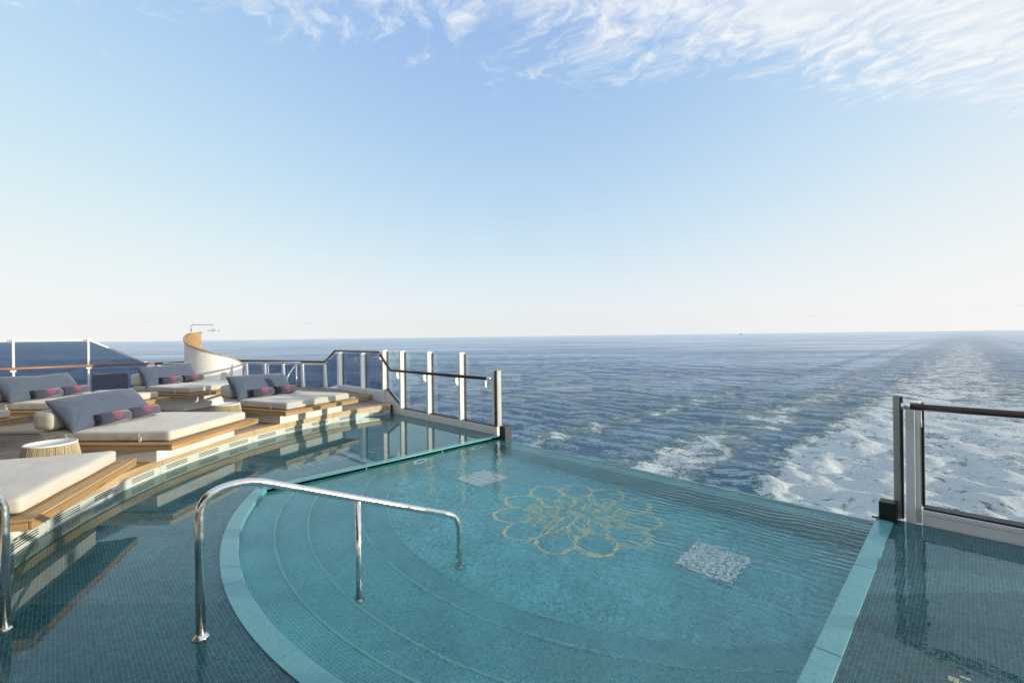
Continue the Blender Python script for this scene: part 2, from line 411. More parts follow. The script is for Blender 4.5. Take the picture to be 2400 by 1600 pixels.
# ------------------------------------------------------------------ mesh helpers
class MB:
    def __init__(self):
        self.v = []; self.f = []
    def add(self, vs, fs):
        o = len(self.v)
        self.v += [tuple(q) for q in vs]
        self.f += [tuple(i + o for i in q) for q in fs]
        return self
    def box(self, x0, x1, y0, y1, z0, z1):
        vs = [(x, y, z) for z in (z0, z1) for y in (y0, y1) for x in (x0, x1)]
        return self.add(vs, [(0, 2, 3, 1), (4, 5, 7, 6), (0, 1, 5, 4), (2, 6, 7, 3), (0, 4, 6, 2), (1, 3, 7, 5)])
    def wbox(self, a0, a1, p0, p1, z0, z1):
        return self.box(-max(p0, p1), -min(p0, p1), min(a0, a1), max(a0, a1), z0, z1)
    def prism(self, poly, z0, z1):
        n = len(poly)
        ar = sum(poly[i][0] * poly[(i + 1) % n][1] - poly[(i + 1) % n][0] * poly[i][1] for i in range(n))
        if ar < 0:
            poly = poly[::-1]
        vs = [(x, y, z0) for x, y in poly] + [(x, y, z1) for x, y in poly]
        fs = [tuple(range(n - 1, -1, -1)), tuple(range(n, 2 * n))]
        fs += [(i, (i + 1) % n, n + (i + 1) % n, n + i) for i in range(n)]
        return self.add(vs, fs)
    def plate(self, pts, axis, thick):
        """polygon (list of 3D points) extruded by vector axis*thick"""
        ax = Vector(axis).normalized() * thick
        n = len(pts)
        vs = [Vector(q) for q in pts] + [Vector(q) + ax for q in pts]
        fs = [tuple(range(n - 1, -1, -1)), tuple(range(n, 2 * n))]
        fs += [(i, (i + 1) % n, n + (i + 1) % n, n + i) for i in range(n)]
        return self.add(vs, fs)
    def tube(self, path, r, seg=12, cap=True):
        path = [Vector(q) for q in path]
        n = len(path)
        rs = r if isinstance(r, (list, tuple)) else [r] * n
        tg = []
        for i in range(n):
            d = path[min(i + 1, n - 1)] - path[max(i - 1, 0)]
            tg.append(d.normalized())
        up = Vector((0, 0, 1)) if abs(tg[0].z) < 0.9 else Vector((1, 0, 0))
        nr = (up - tg[0] * up.dot(tg[0])).normalized()
        vs = []
        for i in range(n):
            nr = (nr - tg[i] * nr.dot(tg[i])).normalized()
            bn = tg[i].cross(nr)
            for s in range(seg):
                t = 2 * PI * s / seg
                vs.append(path[i] + (nr * math.cos(t) + bn * math.sin(t)) * rs[i])
        fs = []
        for i in range(n - 1):
            for s in range(seg):
                fs.append((i * seg + s, i * seg + (s + 1) % seg, (i + 1) * seg + (s + 1) % seg, (i + 1) * seg + s))
        if cap:
            fs.append(tuple(range(seg - 1, -1, -1)))
            fs.append(tuple(range((n - 1) * seg, n * seg)))
        return self.add(vs, fs)
    def lathe(self, prof, seg=32, c=(0, 0)):
        vs = [(c[0] + r * math.cos(2 * PI * s / seg), c[1] + r * math.sin(2 * PI * s / seg), z) for r, z in prof for s in range(seg)]
        fs = [(i * seg + s, i * seg + (s + 1) % seg, (i + 1) * seg + (s + 1) % seg, (i + 1) * seg + s)
              for i in range(len(prof) - 1) for s in range(seg)]
        fs.append(tuple(range(seg - 1, -1, -1)))
        fs.append(tuple(range((len(prof) - 1) * seg, len(prof) * seg)))
        return self.add(vs, fs)
    def ribbon(self, pts, wdt, z=0.0, closed=False):
        """flat ribbon in the xy plane"""
        n = len(pts)
        vs = []
        for i in range(n):
            a = Vector(pts[(i - 1) % n if closed else max(i - 1, 0)]); b = Vector(pts[(i + 1) % n if closed else min(i + 1, n - 1)])
            d = (b - a); d = d.normalized() if d.length > 1e-9 else Vector((1, 0))
            nn = Vector((-d.y, d.x)) * wdt / 2
            q = Vector(pts[i])
            vs += [(q.x + nn.x, q.y + nn.y, z), (q.x - nn.x, q.y - nn.y, z)]
        fs = [(2 * i, 2 * i + 1, 2 * i + 3, 2 * i + 2) for i in range(n - 1)]
        if closed:
            fs.append((2 * n - 2, 2 * n - 1, 1, 0))
        return self.add(vs, fs)
    def mesh(self, name, m, smooth=False):
        me = bpy.data.meshes.new(name)
        me.from_pydata(self.v, [], self.f)
        me.materials.append(m)
        if smooth:
            me.polygons.foreach_set('use_smooth', [True] * len(me.polygons))
        me.update()
        return me
    def build(self, name, m, parent=None, smooth=False, bevel=0.0, loc=None, rotz=None):
        return link(name, self.mesh(name, m, smooth), parent, bevel, loc, rotz)

def link(name, me, parent=None, bevel=0.0, loc=None, rotz=None):
    o = bpy.data.objects.new(name, me)
    COL.objects.link(o)
    if parent is not None:
        o.parent = parent
    if loc is not None:
        o.location = loc
    if rotz is not None:
        o.rotation_euler = (0, 0, rotz)
    if bevel:
        md = o.modifiers.new('bevel', 'BEVEL')
        md.width = bevel; md.segments = 2; md.limit_method = 'ANGLE'
        md.angle_limit = R(40)
        sm = o.modifiers.new('wn', 'WEIGHTED_NORMAL')
        me.polygons.foreach_set('use_smooth', [True] * len(me.polygons))
    return o

def empty(name, loc=(0, 0, 0), rotz=0.0):
    o = bpy.data.objects.new(name, None)
    COL.objects.link(o)
    o.location = loc
    o.rotation_euler = (0, 0, rotz)
    o.empty_display_size = 0.2
    return o

def tag(o, label, cat, group=None):
    o['label'] = label; o['category'] = cat
    if group:
        o['group'] = group
    return o

def struct(o):
    o['kind'] = 'structure'
    return o

def fillet(pts, rad, n=6):
    pts = [Vector(q) for q in pts]
    out = [pts[0]]
    for i in range(1, len(pts) - 1):
        a, b, c = pts[i - 1], pts[i], pts[i + 1]
        u = (a - b); v = (c - b)
        rr = min(rad, u.length * 0.49, v.length * 0.49)
        p0 = b + u.normalized() * rr; p1 = b + v.normalized() * rr
        for j in range(n + 1):
            t = j / n
            out.append(p0 * (1 - t) ** 2 + b * 2 * t * (1 - t) + p1 * t ** 2)
    out.append(pts[-1])
    return out

def rounded_box(hx, hy, hz, r, nx=20, ny=20, nz=5, fn=None):
    """soft box centred at the origin"""
    vs = {}; verts = []; faces = []
    def vid(q):
        key = tuple(round(t, 6) for t in q)
        if key not in vs:
            vs[key] = len(verts); verts.append(q)
        return vs[key]
    def face(fx, n, mm):
        for i in range(n):
            for j in range(mm):
                faces.append([vid(fx(i, j)), vid(fx(i + 1, j)), vid(fx(i + 1, j + 1)), vid(fx(i, j + 1))])
    L = lambda i, n, h: -h + 2 * h * i / n
    face(lambda i, j: (L(i, nx, hx), L(j, ny, hy), hz), nx, ny)
    face(lambda j, i: (L(i, nx, hx), L(j, ny, hy), -hz), ny, nx)
    face(lambda i, j: (L(i, nx, hx), -hy, L(j, nz, hz)), nx, nz)
    face(lambda j, i: (L(i, nx, hx), hy, L(j, nz, hz)), nz, nx)
    face(lambda j, i: (-hx, L(i, ny, hy), L(j, nz, hz)), nz, ny)
    face(lambda i, j: (hx, L(i, ny, hy), L(j, nz, hz)), ny, nz)
    out = []
    for q in verts:
        c = Vector((max(-hx + r, min(hx - r, q[0])), max(-hy + r, min(hy - r, q[1])), max(-hz + min(r, hz), min(hz - min(r, hz), q[2]))))
        d = Vector(q) - c
        if d.length > 1e-6:
            # move onto a rounded surface
            s = max(abs(d.x), abs(d.y), abs(d.z))
            d = d.normalized() * s
        o = c + d
        if fn:
            o = fn(o)
        out.append(o)
    mb = MB()
    mb.add(out, faces)
    return mb

# ------------------------------------------------------------------ sea
SEA_Z = -20.0
def build_sea():
    dense = np.linspace(R(135 - 58), R(135 + 60), 560)
    rest = np.linspace(R(135 + 60), R(135 - 58 + 360), 44)[1:-1]
    ang = np.concatenate([dense, rest])
    rad = np.concatenate([[2.0, 12.0], np.geomspace(28, 45000, 620)])
    A, Rr = np.meshgrid(ang, rad)
    X = Rr * np.cos(A); Y = Rr * np.sin(A)
    Z = np.zeros_like(X)
    cell = Rr * 0.0125
    inview = np.ones_like(X); inview[:, 560:] = 0
    for i in range(46):
        lam = 2.2 * (34.0 / 2.2) ** (i / 45.0)
        th = R(62) + rng.normal(0, 0.55)
        kx, ky = math.cos(th) * 2 * PI / lam, math.sin(th) * 2 * PI / lam
        amp = 0.0075 * lam ** 0.62 * (0.6 + 0.8 * rng.rand())
        fd = np.clip((lam - 2.5 * cell) / (1.5 * cell + 1e-6), 0, 1)
        s = np.sin(kx * X + ky * Y + rng.rand() * 6.28)
        Z += amp * fd * (s + 0.35 * np.cos(2 * (kx * X + ky * Y)) * (s > 0))
    # turbulent lumps in the churned wake
    lat = np.abs(-X - PC)
    core = np.clip((22 - lat) / 5, 0, 1) * np.clip((170 - Y) / 90, 0, 1) * (Y > 0)
    T = np.zeros_like(X)
    for i in range(40):
        lam = 1.6 * (11 / 1.6) ** (i / 39.0)
        th = rng.rand() * 6.28
        T += 0.028 * lam ** 0.8 * np.sin((math.cos(th) * X + math.sin(th) * Y) * 6.28 / lam + rng.rand() * 6.28) * np.clip((lam - 2 * cell) / cell, 0, 1)
    Z += core * T * 0.8
    Z *= inview
    n, mcol = X.shape
    V = np.stack([X, Y, Z + SEA_Z], -1).reshape(-1, 3)
    i = np.arange(n - 1)[:, None]; j = np.arange(mcol)[None, :]
    j2 = (j + 1) % mcol
    F = np.stack([i * mcol + j, (i + 1) * mcol + j, (i + 1) * mcol + j2, i * mcol + j2], -1).reshape(-1, 4)
    me = bpy.data.meshes.new('sea')
    me.vertices.add(len(V)); me.vertices.foreach_set('co', V.ravel())
    me.loops.add(F.size); me.loops.foreach_set('vertex_index', F.ravel().astype(np.int32))
    me.polygons.add(len(F)); me.polygons.foreach_set('loop_start', np.arange(0, F.size, 4, dtype=np.int32))
    me.polygons.foreach_set('use_smooth', np.ones(len(F), dtype=bool))
    me.materials.append(M['sea'])
    me.update(calc_edges=True); me.validate()
    nz = me.polygons[0].normal.z
    o = link('sea', me)
    if nz < 0:
        me.flip_normals()
    struct(o)
build_sea()

# far ship, a speck on the horizon
fs = empty('far_ship', (0, 0, SEA_Z))
_t = (1738 - 1200) / 1066.7
_d = 9000.0
fs.location = (_d * 0.7071 * (_t - 1), _d * 0.7071 * (1 + _t), SEA_Z)
fs.rotation_euler = (0, 0, R(45))
MB().prism([(-34, -6), (28, -6), (38, 0), (28, 6), (-34, 6)], 0, 6).build('hull', M['grey'], fs)
MB().box(-30, -16, -5, 5, 6, 17).build('deckhouse', M['grey'], fs)
MB().box(-26, -22, -2, 2, 17, 22).build('funnel', M['grey'], fs)
MB().tube([(15, 0, 6), (15, 0, 16)], 0.6, 6).build('mast', M['grey'], fs)
tag(fs, 'tiny grey ship far away on the horizon line', 'ship')

# ------------------------------------------------------------------ ship body and deck
DECK = 0.21
hull = MB()
hull.wbox(-45, 5.78, -10.6, 17.0, SEA_Z - 1, -0.75)
struct(hull.build('ship_hull', M['hull']))

sup = MB()  # unseen ship block behind the camera, added to darken camera-facing sides
sup.wbox(-14, -7.5, -10.4, 16.8, -0.7, 15.0)
sup_o = struct(sup.build('unseen_superstructure', M['hull']))
for lev in range(4):
    z0 = 0.9 + lev * 3.4
    for i in range(12):
        q = -9.6 + i * 2.2
        MB().wbox(-7.48, -7.44, q, q + 1.9, z0, z0 + 2.0).build('window', M['winglass'], sup_o)
    if lev == 1:
        MB().wbox(-7.5, -1.60, -10.4, 9.0, 3.30, 3.75).build('shading_overhang', M['shading_soffit'], sup_o)  # unseen roof, added and set low to darken the forward ledge and pool
    elif lev:
        MB().wbox(-7.5, -5.9, -10.4, 16.8, z0 - 1.05, z0 - 0.8).build('balcony_slab', M['hull'], sup_o)

R_OUT = 6.25
def circ(phi, r):
    """point on the half circle: phi from port (0) round by forward (90) to starboard (180) -> (a, p)"""
    return (AC - r * math.sin(R(phi)), PC + r * math.cos(R(phi)))

# solid deck body under the planks, follows the half circle
def deck_body():
    mb = MB()
    z0, z1 = -0.75, DECK - 0.024
    N = 96
    inner = [circ(180.0 * i / N, R_OUT + 0.02) for i in range(N + 1)]
    # top faces by strips out to a large rectangle
    def outer(i):
        ph = 180.0 * i / N
        c, s = math.cos(R(ph)), math.sin(R(ph))
        tmax = 1e9
        if c > 1e-6: tmax = min(tmax, (16.9 - PC) / c)
        if c < -1e-6: tmax = min(tmax, (-10.5 - PC) / c)
        if s > 1e-6: tmax = min(tmax, (AC + 42) / s)
        return (AC - tmax * s, PC + tmax * c)
    vs = []
    for i in range(N + 1):
        o = outer(i)
        vs += [W(*inner[i], z1), W(*o, z1), W(*inner[i], z0)]
    fs = []
    for i in range(N):
        fs.append((3 * i, 3 * i + 3, 3 * i + 4, 3 * i + 1))
        fs.append((3 * i, 3 * i + 2, 3 * i + 5, 3 * i + 3))
    # corners of the rectangle
    k = len(vs)
    mb.add(vs, fs)
    mb.wbox(AC - 0.001, 5.76, 9.52, 16.9, z0, z1)
    mb.wbox(AC - 0.001, 5.76, -10.5, -3.1, z0, z1)
    return mb
deck = struct(deck_body().build('deck', M['caulk']))

# planks run fore and aft; each a part of the deck
PW, GAP = 0.064, 0.006
pmesh = {}
p = 4.3
pi_ = 0
while p < 16.85:
    pc = p + PW / 2
    a1 = 5.52
    edges = []
    for q in (p, p + PW):
        dq = abs(q - PC)
        edges.append(AC - math.sqrt(max(0, (R_OUT + 0.16) ** 2 - dq ** 2)) if dq < R_OUT + 0.16 else 5.52)
    a0 = -6.0
    L0 = edges[0] - a0; L1 = edges[1] - a0
    mb = MB()
    mb.prism([(0, -PW / 2), (L1, -PW / 2), (L0, PW / 2), (0, PW / 2)], -0.022, 0)
    # local x runs aft, local y runs to starboard: y=-PW/2 is the port edge after rotation by 90 degrees
    mb2 = MB()
    mb2.prism([(0, PW / 2), (L1, PW / 2), (L0, -PW / 2), (0, -PW / 2)], -0.022, 0)
    o = mb2.build('deck_plank', M['deck'], deck)
    o.location = W(a0, pc, DECK + random.uniform(-0.0008, 0.0008))
    o.rotation_euler = (0, 0, PI / 2)
    p += PW + GAP
    pi_ += 1

def arc_strip(r0, r1, z0, z1, ph0, ph1, n):
    mb = MB()
    vs = []
    for i in range(n + 1):
        ph = ph0 + (ph1 - ph0) * i / n
        vs += [W(*circ(ph, r0), z0), W(*circ(ph, r0), z1), W(*circ(ph, r1), z1), W(*circ(ph, r1), z0)]
    fs = []
    for i in range(n):
        o = 4 * i; q = 4 * (i + 1)
        fs += [(o, o + 1, q + 1, q), (o + 1, o + 2, q + 2, q + 1), (o + 2, o + 3, q + 3, q + 2), (o + 3, o, q, q + 3)]
    fs += [(0, 3, 2, 1), (4 * n, 4 * n + 1, 4 * n + 2, 4 * n + 3)]
    return mb.add(vs, fs)

seams = [0.6, 14.0, 30.5, 47.0, 63.5, 80.0, 96.5]
for i in range(6):
    arc_strip(R_OUT - 0.02, R_OUT + 0.155, 0.122, DECK + 0.003, seams[i] + 0.03, seams[i + 1] - 0.03, 14).build('edge_board', M['nosing'], deck, bevel=0.004)
arc_strip(R_OUT - 0.02, R_OUT + 0.155, 0.122, DECK + 0.003, 96.53, 178, 30).build('edge_board', M['nosing'], deck)

# perforated steel fascia panels under the deck edge
def fascia(ph0, ph1):
    span = (ph1 - ph0)
    th = [ph0 + 0.02]
    groups = []
    ng = 3 if span > 14.5 else 2
    for g in range(ng):
        c = ph0 + span * (g + 0.5) / ng + 0.0
        hw = 1.75
        groups.append((c - hw, c + hw))
        th += [c - hw + (2 * hw) * t / 4 for t in range(5)]
    th.append(ph1 - 0.02)
    fine = []
    for i in range(len(th) - 1):
        m_ = max(1, int((th[i + 1] - th[i]) / 1.2))
        fine += [th[i] + (th[i + 1] - th[i]) * t / m_ for t in range(m_)]
    fine.append(th[-1])
    zs = [-0.01, 0.034, 0.044, 0.056, 0.066, 0.078, 0.088, 0.122]
    mb = MB()
    vs = [W(*circ(ph, R_OUT + 0.012), z) for ph in fine for z in zs]
    fs = []
    nz = len(zs)
    for i in range(len(fine) - 1):
        mid = (fine[i] + fine[i + 1]) / 2
        insl = any(a < mid < b for a, b in groups)
        for j in range(nz - 1):
            if insl and j in (1, 3, 5):
                continue
            fs.append((i * nz + j, (i + 1) * nz + j, (i + 1) * nz + j + 1, i * nz + j + 1))
    mb.add(vs, fs)
    o = mb.build('fascia_panel', M['panel'], deck)
    md = o.modifiers.new('solid', 'SOLIDIFY'); md.thickness = 0.004; md.offset = 0
    # screws at both ends
    for e in (ph0 + 0.28, ph1 - 0.28):
        for z in (0.018, 0.104):
            s = MB().tube([W(*circ(e, R_OUT + 0.014), z), W(*circ(e, R_OUT - 0.0), z)], [0.0065, 0.0055], 8).build('screw', M['chrome'], o)
for i in range(6):
    fascia(seams[i], seams[i + 1])
arc_strip(R_OUT + 0.05, R_OUT + 0.06, -0.02, 0.12, 0.5, 97, 60).build('fascia_backing', M['slot'], deck)
arc_strip(R_OUT + 0.008, R_OUT + 0.02, -0.02, 0.121, 96.6, 178, 30).build('fascia_panel', M['panel'], deck)

# raised step of deck at the aft port corner
rd = MB()
rd.prism([tuple(W(a, q).xy) for a, q in ((5.50, 10.55), (4.80, 10.35), (4.35, 12.0), (3.3, 14.5), (3.0, 16.8), (4.0, 16.8), (5.2, 12.6), (5.5, 12.4))], DECK + 0.001, 0.325)
raised = struct(rd.build('raised_deck', M['whiteg']))
px_ = 10.4
clip = lambda q: max(4.80 - (q - 10.35) * 0.273, 3.0) if q < 14.5 else 3.1
while px_ < 16.6:
    q = px_
    am = 5.48 if q < 12.4 else 5.48 - (q - 12.4) * 0.335
    lo = clip(q + PW)
    if q < 10.55:
        lo = 4.86
        am = 5.2
    if am - lo > 0.1:
        mb = MB().box(0, am - lo, -PW / 2, PW / 2, -0.024, 0)
        o = mb.build('deck_plank', M['deck'], raised)
        o.location = W(lo, q + PW / 2, 0.352)
        o.rotation_euler = (0, 0, PI / 2)
    px_ += PW + GAP
MB().plate([W(5.52, 10.46, 0.285), W(4.82, 10.26, 0.285), W(4.82, 10.26, 0.354), W(5.52, 10.46, 0.354)], W(-0.274, 0.96, 0), 0.09).build('step_nosing', M['nosing'], raised, bevel=0.004)
MB().plate([W(4.80, 10.27, 0.285), W(4.26, 12.0, 0.285), W(4.26, 12.0, 0.354), W(4.80, 10.27, 0.354)], W(0.96, 0.28, 0), 0.09).build('step_nosing', M['nosing'], raised, bevel=0.004)

# ------------------------------------------------------------------ pool
PL, PR = 5.80, 0.62           # inner faces, port and starboard
WL = -0.032                   # pool water level
A_EDGE = 5.42
STEPS = [(4.60, -0.13), (4.32, -0.25), (4.03, -0.37), (3.53, -0.49), (3.23, -0.62)]
FLOOR = STEPS[-1][1]

def arc_pool(r, n=64, p0=PR, p1=PL):
    out = []
    for i in range(n + 1):
        q = p0 + (p1 - p0) * i / n
        out.append((AC - math.sqrt(r * r - (q - PC) ** 2), q))
    return out

pb = MB()
# floor, from last step riser to the aft wall
N = 64
fl = arc_pool(STEPS[-1][0], N)
vs = []
for a, q in fl:
    vs += [W(a, q, FLOOR), W(5.17, q, FLOOR)]
pb.add(vs, [(2 * i, 2 * i + 2, 2 * i + 3, 2 * i + 1) for i in range(N)])
basin = struct(pb.build('pool_basin', M['tile_floor']))

sb = MB()
for i in range(len(STEPS)):
    r0, z = STEPS[i]
    zprev = 0.0 if i == 0 else STEPS[i - 1][1]
    a0 = arc_pool(r0, N)
    vs = []
    for a, q in a0:
        vs += [W(a, q, zprev), W(a, q, z)]
    sb.add(vs, [(2 * j, 2 * j + 1, 2 * j + 3, 2 * j + 2) for j in range(N)])
    if i < len(STEPS) - 1:
        step = MB()
        a1 = arc_pool(STEPS[i + 1][0], N)
        vs = []
        for (a, q), (b, q2) in zip(a0, a1):
            vs += [W(a, q, z), W(b, q2, z)]
        step.add(vs, [(2 * j, 2 * j + 2, 2 * j + 3, 2 * j + 1) for j in range(N)])
        so = step.build('pool_step', M['tile_steps'], basin)
        # pale nosing strip along the front of the tread
        a2 = arc_pool(STEPS[i + 1][0] + 0.016, N)
        nb = MB()
        vs = []
        for (a, q), (b, q2) in zip(a2, a1):
            vs += [W(a, q, z + 0.004), W(b + 0.004, q2, z + 0.004), W(b + 0.004, q2, z - 0.02)]
        nb.add(vs, [f for j in range(N) for f in ((3 * j, 3 * j + 3, 3 * j + 4, 3 * j + 1), (3 * j + 1, 3 * j + 4, 3 * j + 5, 3 * j + 2))])
        nb.build('nosing_strip', M['mint'], so)
sb.build('step_riser', M['tile_steps'], basin)
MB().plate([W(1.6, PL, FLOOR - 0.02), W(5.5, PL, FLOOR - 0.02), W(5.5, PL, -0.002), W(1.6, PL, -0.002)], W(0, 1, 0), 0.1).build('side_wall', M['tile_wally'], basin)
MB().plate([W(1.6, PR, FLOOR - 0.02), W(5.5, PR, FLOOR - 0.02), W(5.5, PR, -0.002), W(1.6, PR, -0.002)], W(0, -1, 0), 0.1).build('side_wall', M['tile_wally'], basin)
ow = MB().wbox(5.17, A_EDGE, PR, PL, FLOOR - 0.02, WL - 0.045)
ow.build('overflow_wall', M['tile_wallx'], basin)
MB().wbox(A_EDGE - 0.03, A_EDGE, PR - 0.0, PL + 0.0, WL - 0.044, WL - 0.003).build('overflow_lip', M['coping'], basin)
MB().wbox(A_EDGE + 0.002, 5.74, PR - 0.3, PL + 0.3, -0.72, -0.45).build('overflow_gutter', M['coping'], basin)

# coping
CW = 0.13
def arc_coping(t0, t1):
    mb = MB()
    n = 16
    vs = []
    rin, rout = STEPS[0][0], STEPS[0][0] + CW
    for i in range(n + 1):
        t = t0 + (t1 - t0) * i / n
        qi = PR + (PL - PR) * t
        qo = PR - CW + (PL - PR + 2 * CW) * t
        ai = AC - math.sqrt(rin ** 2 - (qi - PC) ** 2)
        ao = AC - math.sqrt(rout ** 2 - (qo - PC) ** 2)
        vs += [W(ai, qi, -0.09), W(ai, qi, 0.0), W(ai - 0.006, qi, 0.006), W(ao, qo, 0.006), W(ao, qo, -0.03)]
    fs = []
    for i in range(n):
        o = 5 * i; q = o + 5
        fs += [(o + j, q + j, q + j + 1, o + j + 1) for j in range(4)]
    fs += [(0, 1, 2, 3, 4), tuple(5 * n + j for j in (4, 3, 2, 1, 0))]
    return mb.add(vs, fs)
for i in range(5):
    arc_coping(i / 5 + 0.0004, (i + 1) / 5 - 0.0004).build('coping', M['coping'], basin)
amin = AC - math.sqrt(STEPS[0][0] ** 2 - (PL - PC) ** 2)
cl = (5.50 - amin + 0.02) / 3
for i in range(3):
    a_ = amin - 0.02 + i * cl
    MB().wbox(a_ + 0.001, a_ + cl - 0.001, PL, PL + CW, -0.045, 0.006).build('coping', M['coping'], basin, bevel=0.007)
    MB().wbox(a_ + 0.001, a_ + cl - 0.001, PR - CW, PR, -0.045, 0.006).build('coping', M['coping'], basin, bevel=0.007)
# pale mint tube painted in as the sunlit edge of the port coping
MB().tube([W(amin, PL - 0.004, 0.002), W(5.44, PL - 0.004, 0.002)], 0.009, 8).build('sunlit_edge_line', M['mint'], basin, smooth=True)

# drain grates on the floor
def grate(a, q):
    g = MB()
    s = 0.24
    z0 = FLOOR + 0.004
    root = MB().wbox(a - s, a + s, q - s, q + s, z0, z0 + 0.008).build('drain_grate', M['tile_floor'], basin)
    for i in range(9):
        t = -s + 0.02 + i * (2 * s - 0.04) / 8
        MB().wbox(a - s, a + s, q + t - 0.015, q + t + 0.015, z0 + 0.009, z0 + 0.028).build('slat', M['grate'], root)
    for t in (-s, -s / 3, s / 3, s):
        MB().wbox(a + t - 0.012, a + t + 0.012, q - s, q + s, z0 + 0.012, z0 + 0.032).build('crossbar', M['grate'], root)
grate(4.12, 1.62)
grate(4.16, 4.78)

# underwater light rings on the port wall
for a in (4.92, 3.82):
    ring = MB()
    n = 28
    vs = []
    for i in range(n):
        t = 2 * PI * i / n
        for rr, off in ((0.075, 0.012), (0.125, 0.014)):
            vs.append(W(a + rr * math.cos(t), PL - off, -0.26 + rr * math.sin(t)))
    ring.add(vs, [(2 * i, 2 * ((i + 1) % n), 2 * ((i + 1) % n) + 1, 2 * i + 1) for i in range(n)])
    lo = ring.build('pool_light', M['grate'], basin)
    ln = MB()
    vs = [W(a + 0.074 * math.cos(2 * PI * i / n), PL - 0.008, -0.26 + 0.074 * math.sin(2 * PI * i / n)) for i in range(n)]
    ln.add(vs, [tuple(range(n))]).build('lens', M['tile_wally'], lo)

# lotus drawing used by the floor mosaic and the towels
def lotus_lines():
    L = []
    def petals(n, off, rv, rt, rin, sharp=0.16):
        dth = 2 * PI / n
        for i in range(n):
            t0 = off + i * dth
            pts = []
            for j in range(17):
                s = j / 16
                th = t0 + (s - 0.5) * dth
                u = abs(2 * s - 1)
                r = rv + (rt - rv) * ((1 - u ** 2.6) * (1 - sharp) + sharp * (1 - u))
                pts.append((r * math.cos(th), r * math.sin(th)))
            L.append(pts)
            th = t0 + 0.5 * dth
            L.append([(r * math.cos(th), r * math.sin(th)) for r in np.linspace(rv, rin, 4)])
    petals(11, 0.1, 0.78, 1.0, 0.56, 0.42)
    petals(11, 0.1 + PI / 11, 0.34, 0.68, 0.27, 0.75)
    petals(13, 0.2, 0.45, 0.60, 0.40, 0.6)
    petals(9, 0.3, 0.24, 0.48, 0.2, 0.7)
    petals(7, 0.0, 0.15, 0.30, 0.10, 0.5)
    for i in range(11):
        t = i * 2.399; r = 0.035 * math.sqrt(i)
        c, s = math.cos(t) * r, math.sin(t) * r
        L.append([(c + 0.03 * math.cos(q), s + 0.03 * math.sin(q)) for q in np.linspace(0, 5.2, 6)])
    return L
LOTUS = lotus_lines()
lm = MB()
for ip, pts in enumerate(LOTUS):
    lm.ribbon([(x * 0.93, y * 0.93) for x, y in pts], 0.032 if ip < 22 else 0.018, 0.0006 * (len(lm.v) % 97) / 10)
lo = lm.build('lotus_mosaic', M['mosaic_gold'], basin)
lo.location = W(4.10, 3.12, FLOOR + 0.005)
lo.rotation_euler = (0, 0, 0.4)

# shallow tiled ledge round the pool and its skin of water
def ledge_sheet(rin_off, r_out, z, n=200):
    mb = MB()
    vs = []
    for i in range(n + 1):
        ph = 180.0 * i / n
        c, s = math.cos(R(ph)), math.sin(R(ph))
        hw = (PL - PR) / 2 + CW - rin_off
        ri = min(hw / max(abs(c), 1e-6), STEPS[0][0] + CW - rin_off)
        vs += [W(AC - ri * s, PC + ri * c, z), W(AC - r_out * s, PC + r_out * c, z)]
    mb.add(vs, [(2 * i, 2 * i + 1, 2 * i + 3, 2 * i + 2) for i in range(n)])
    return mb
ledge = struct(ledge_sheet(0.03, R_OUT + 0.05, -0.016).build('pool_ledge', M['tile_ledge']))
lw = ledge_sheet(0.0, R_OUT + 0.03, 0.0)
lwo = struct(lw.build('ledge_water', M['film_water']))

def pool_surface():
    mb = MB()
    a0 = arc_pool(STEPS[0][0] + 0.002, 96, PR - 0.002, PL + 0.002)
    vs = []
    for a, q in a0:
        vs += [W(a, q, WL), W(A_EDGE + 0.004, q, WL)]
    mb.add(vs, [(2 * i, 2 * i + 2, 2 * i + 3, 2 * i + 1) for i in range(96)])
    return mb
pw = struct(pool_surface().build('pool_water', M['pool_water']))
for o in (lwo, pw):
    me = o.data
    if me.polygons[0].normal.z < 0:
        me.flip_normals()

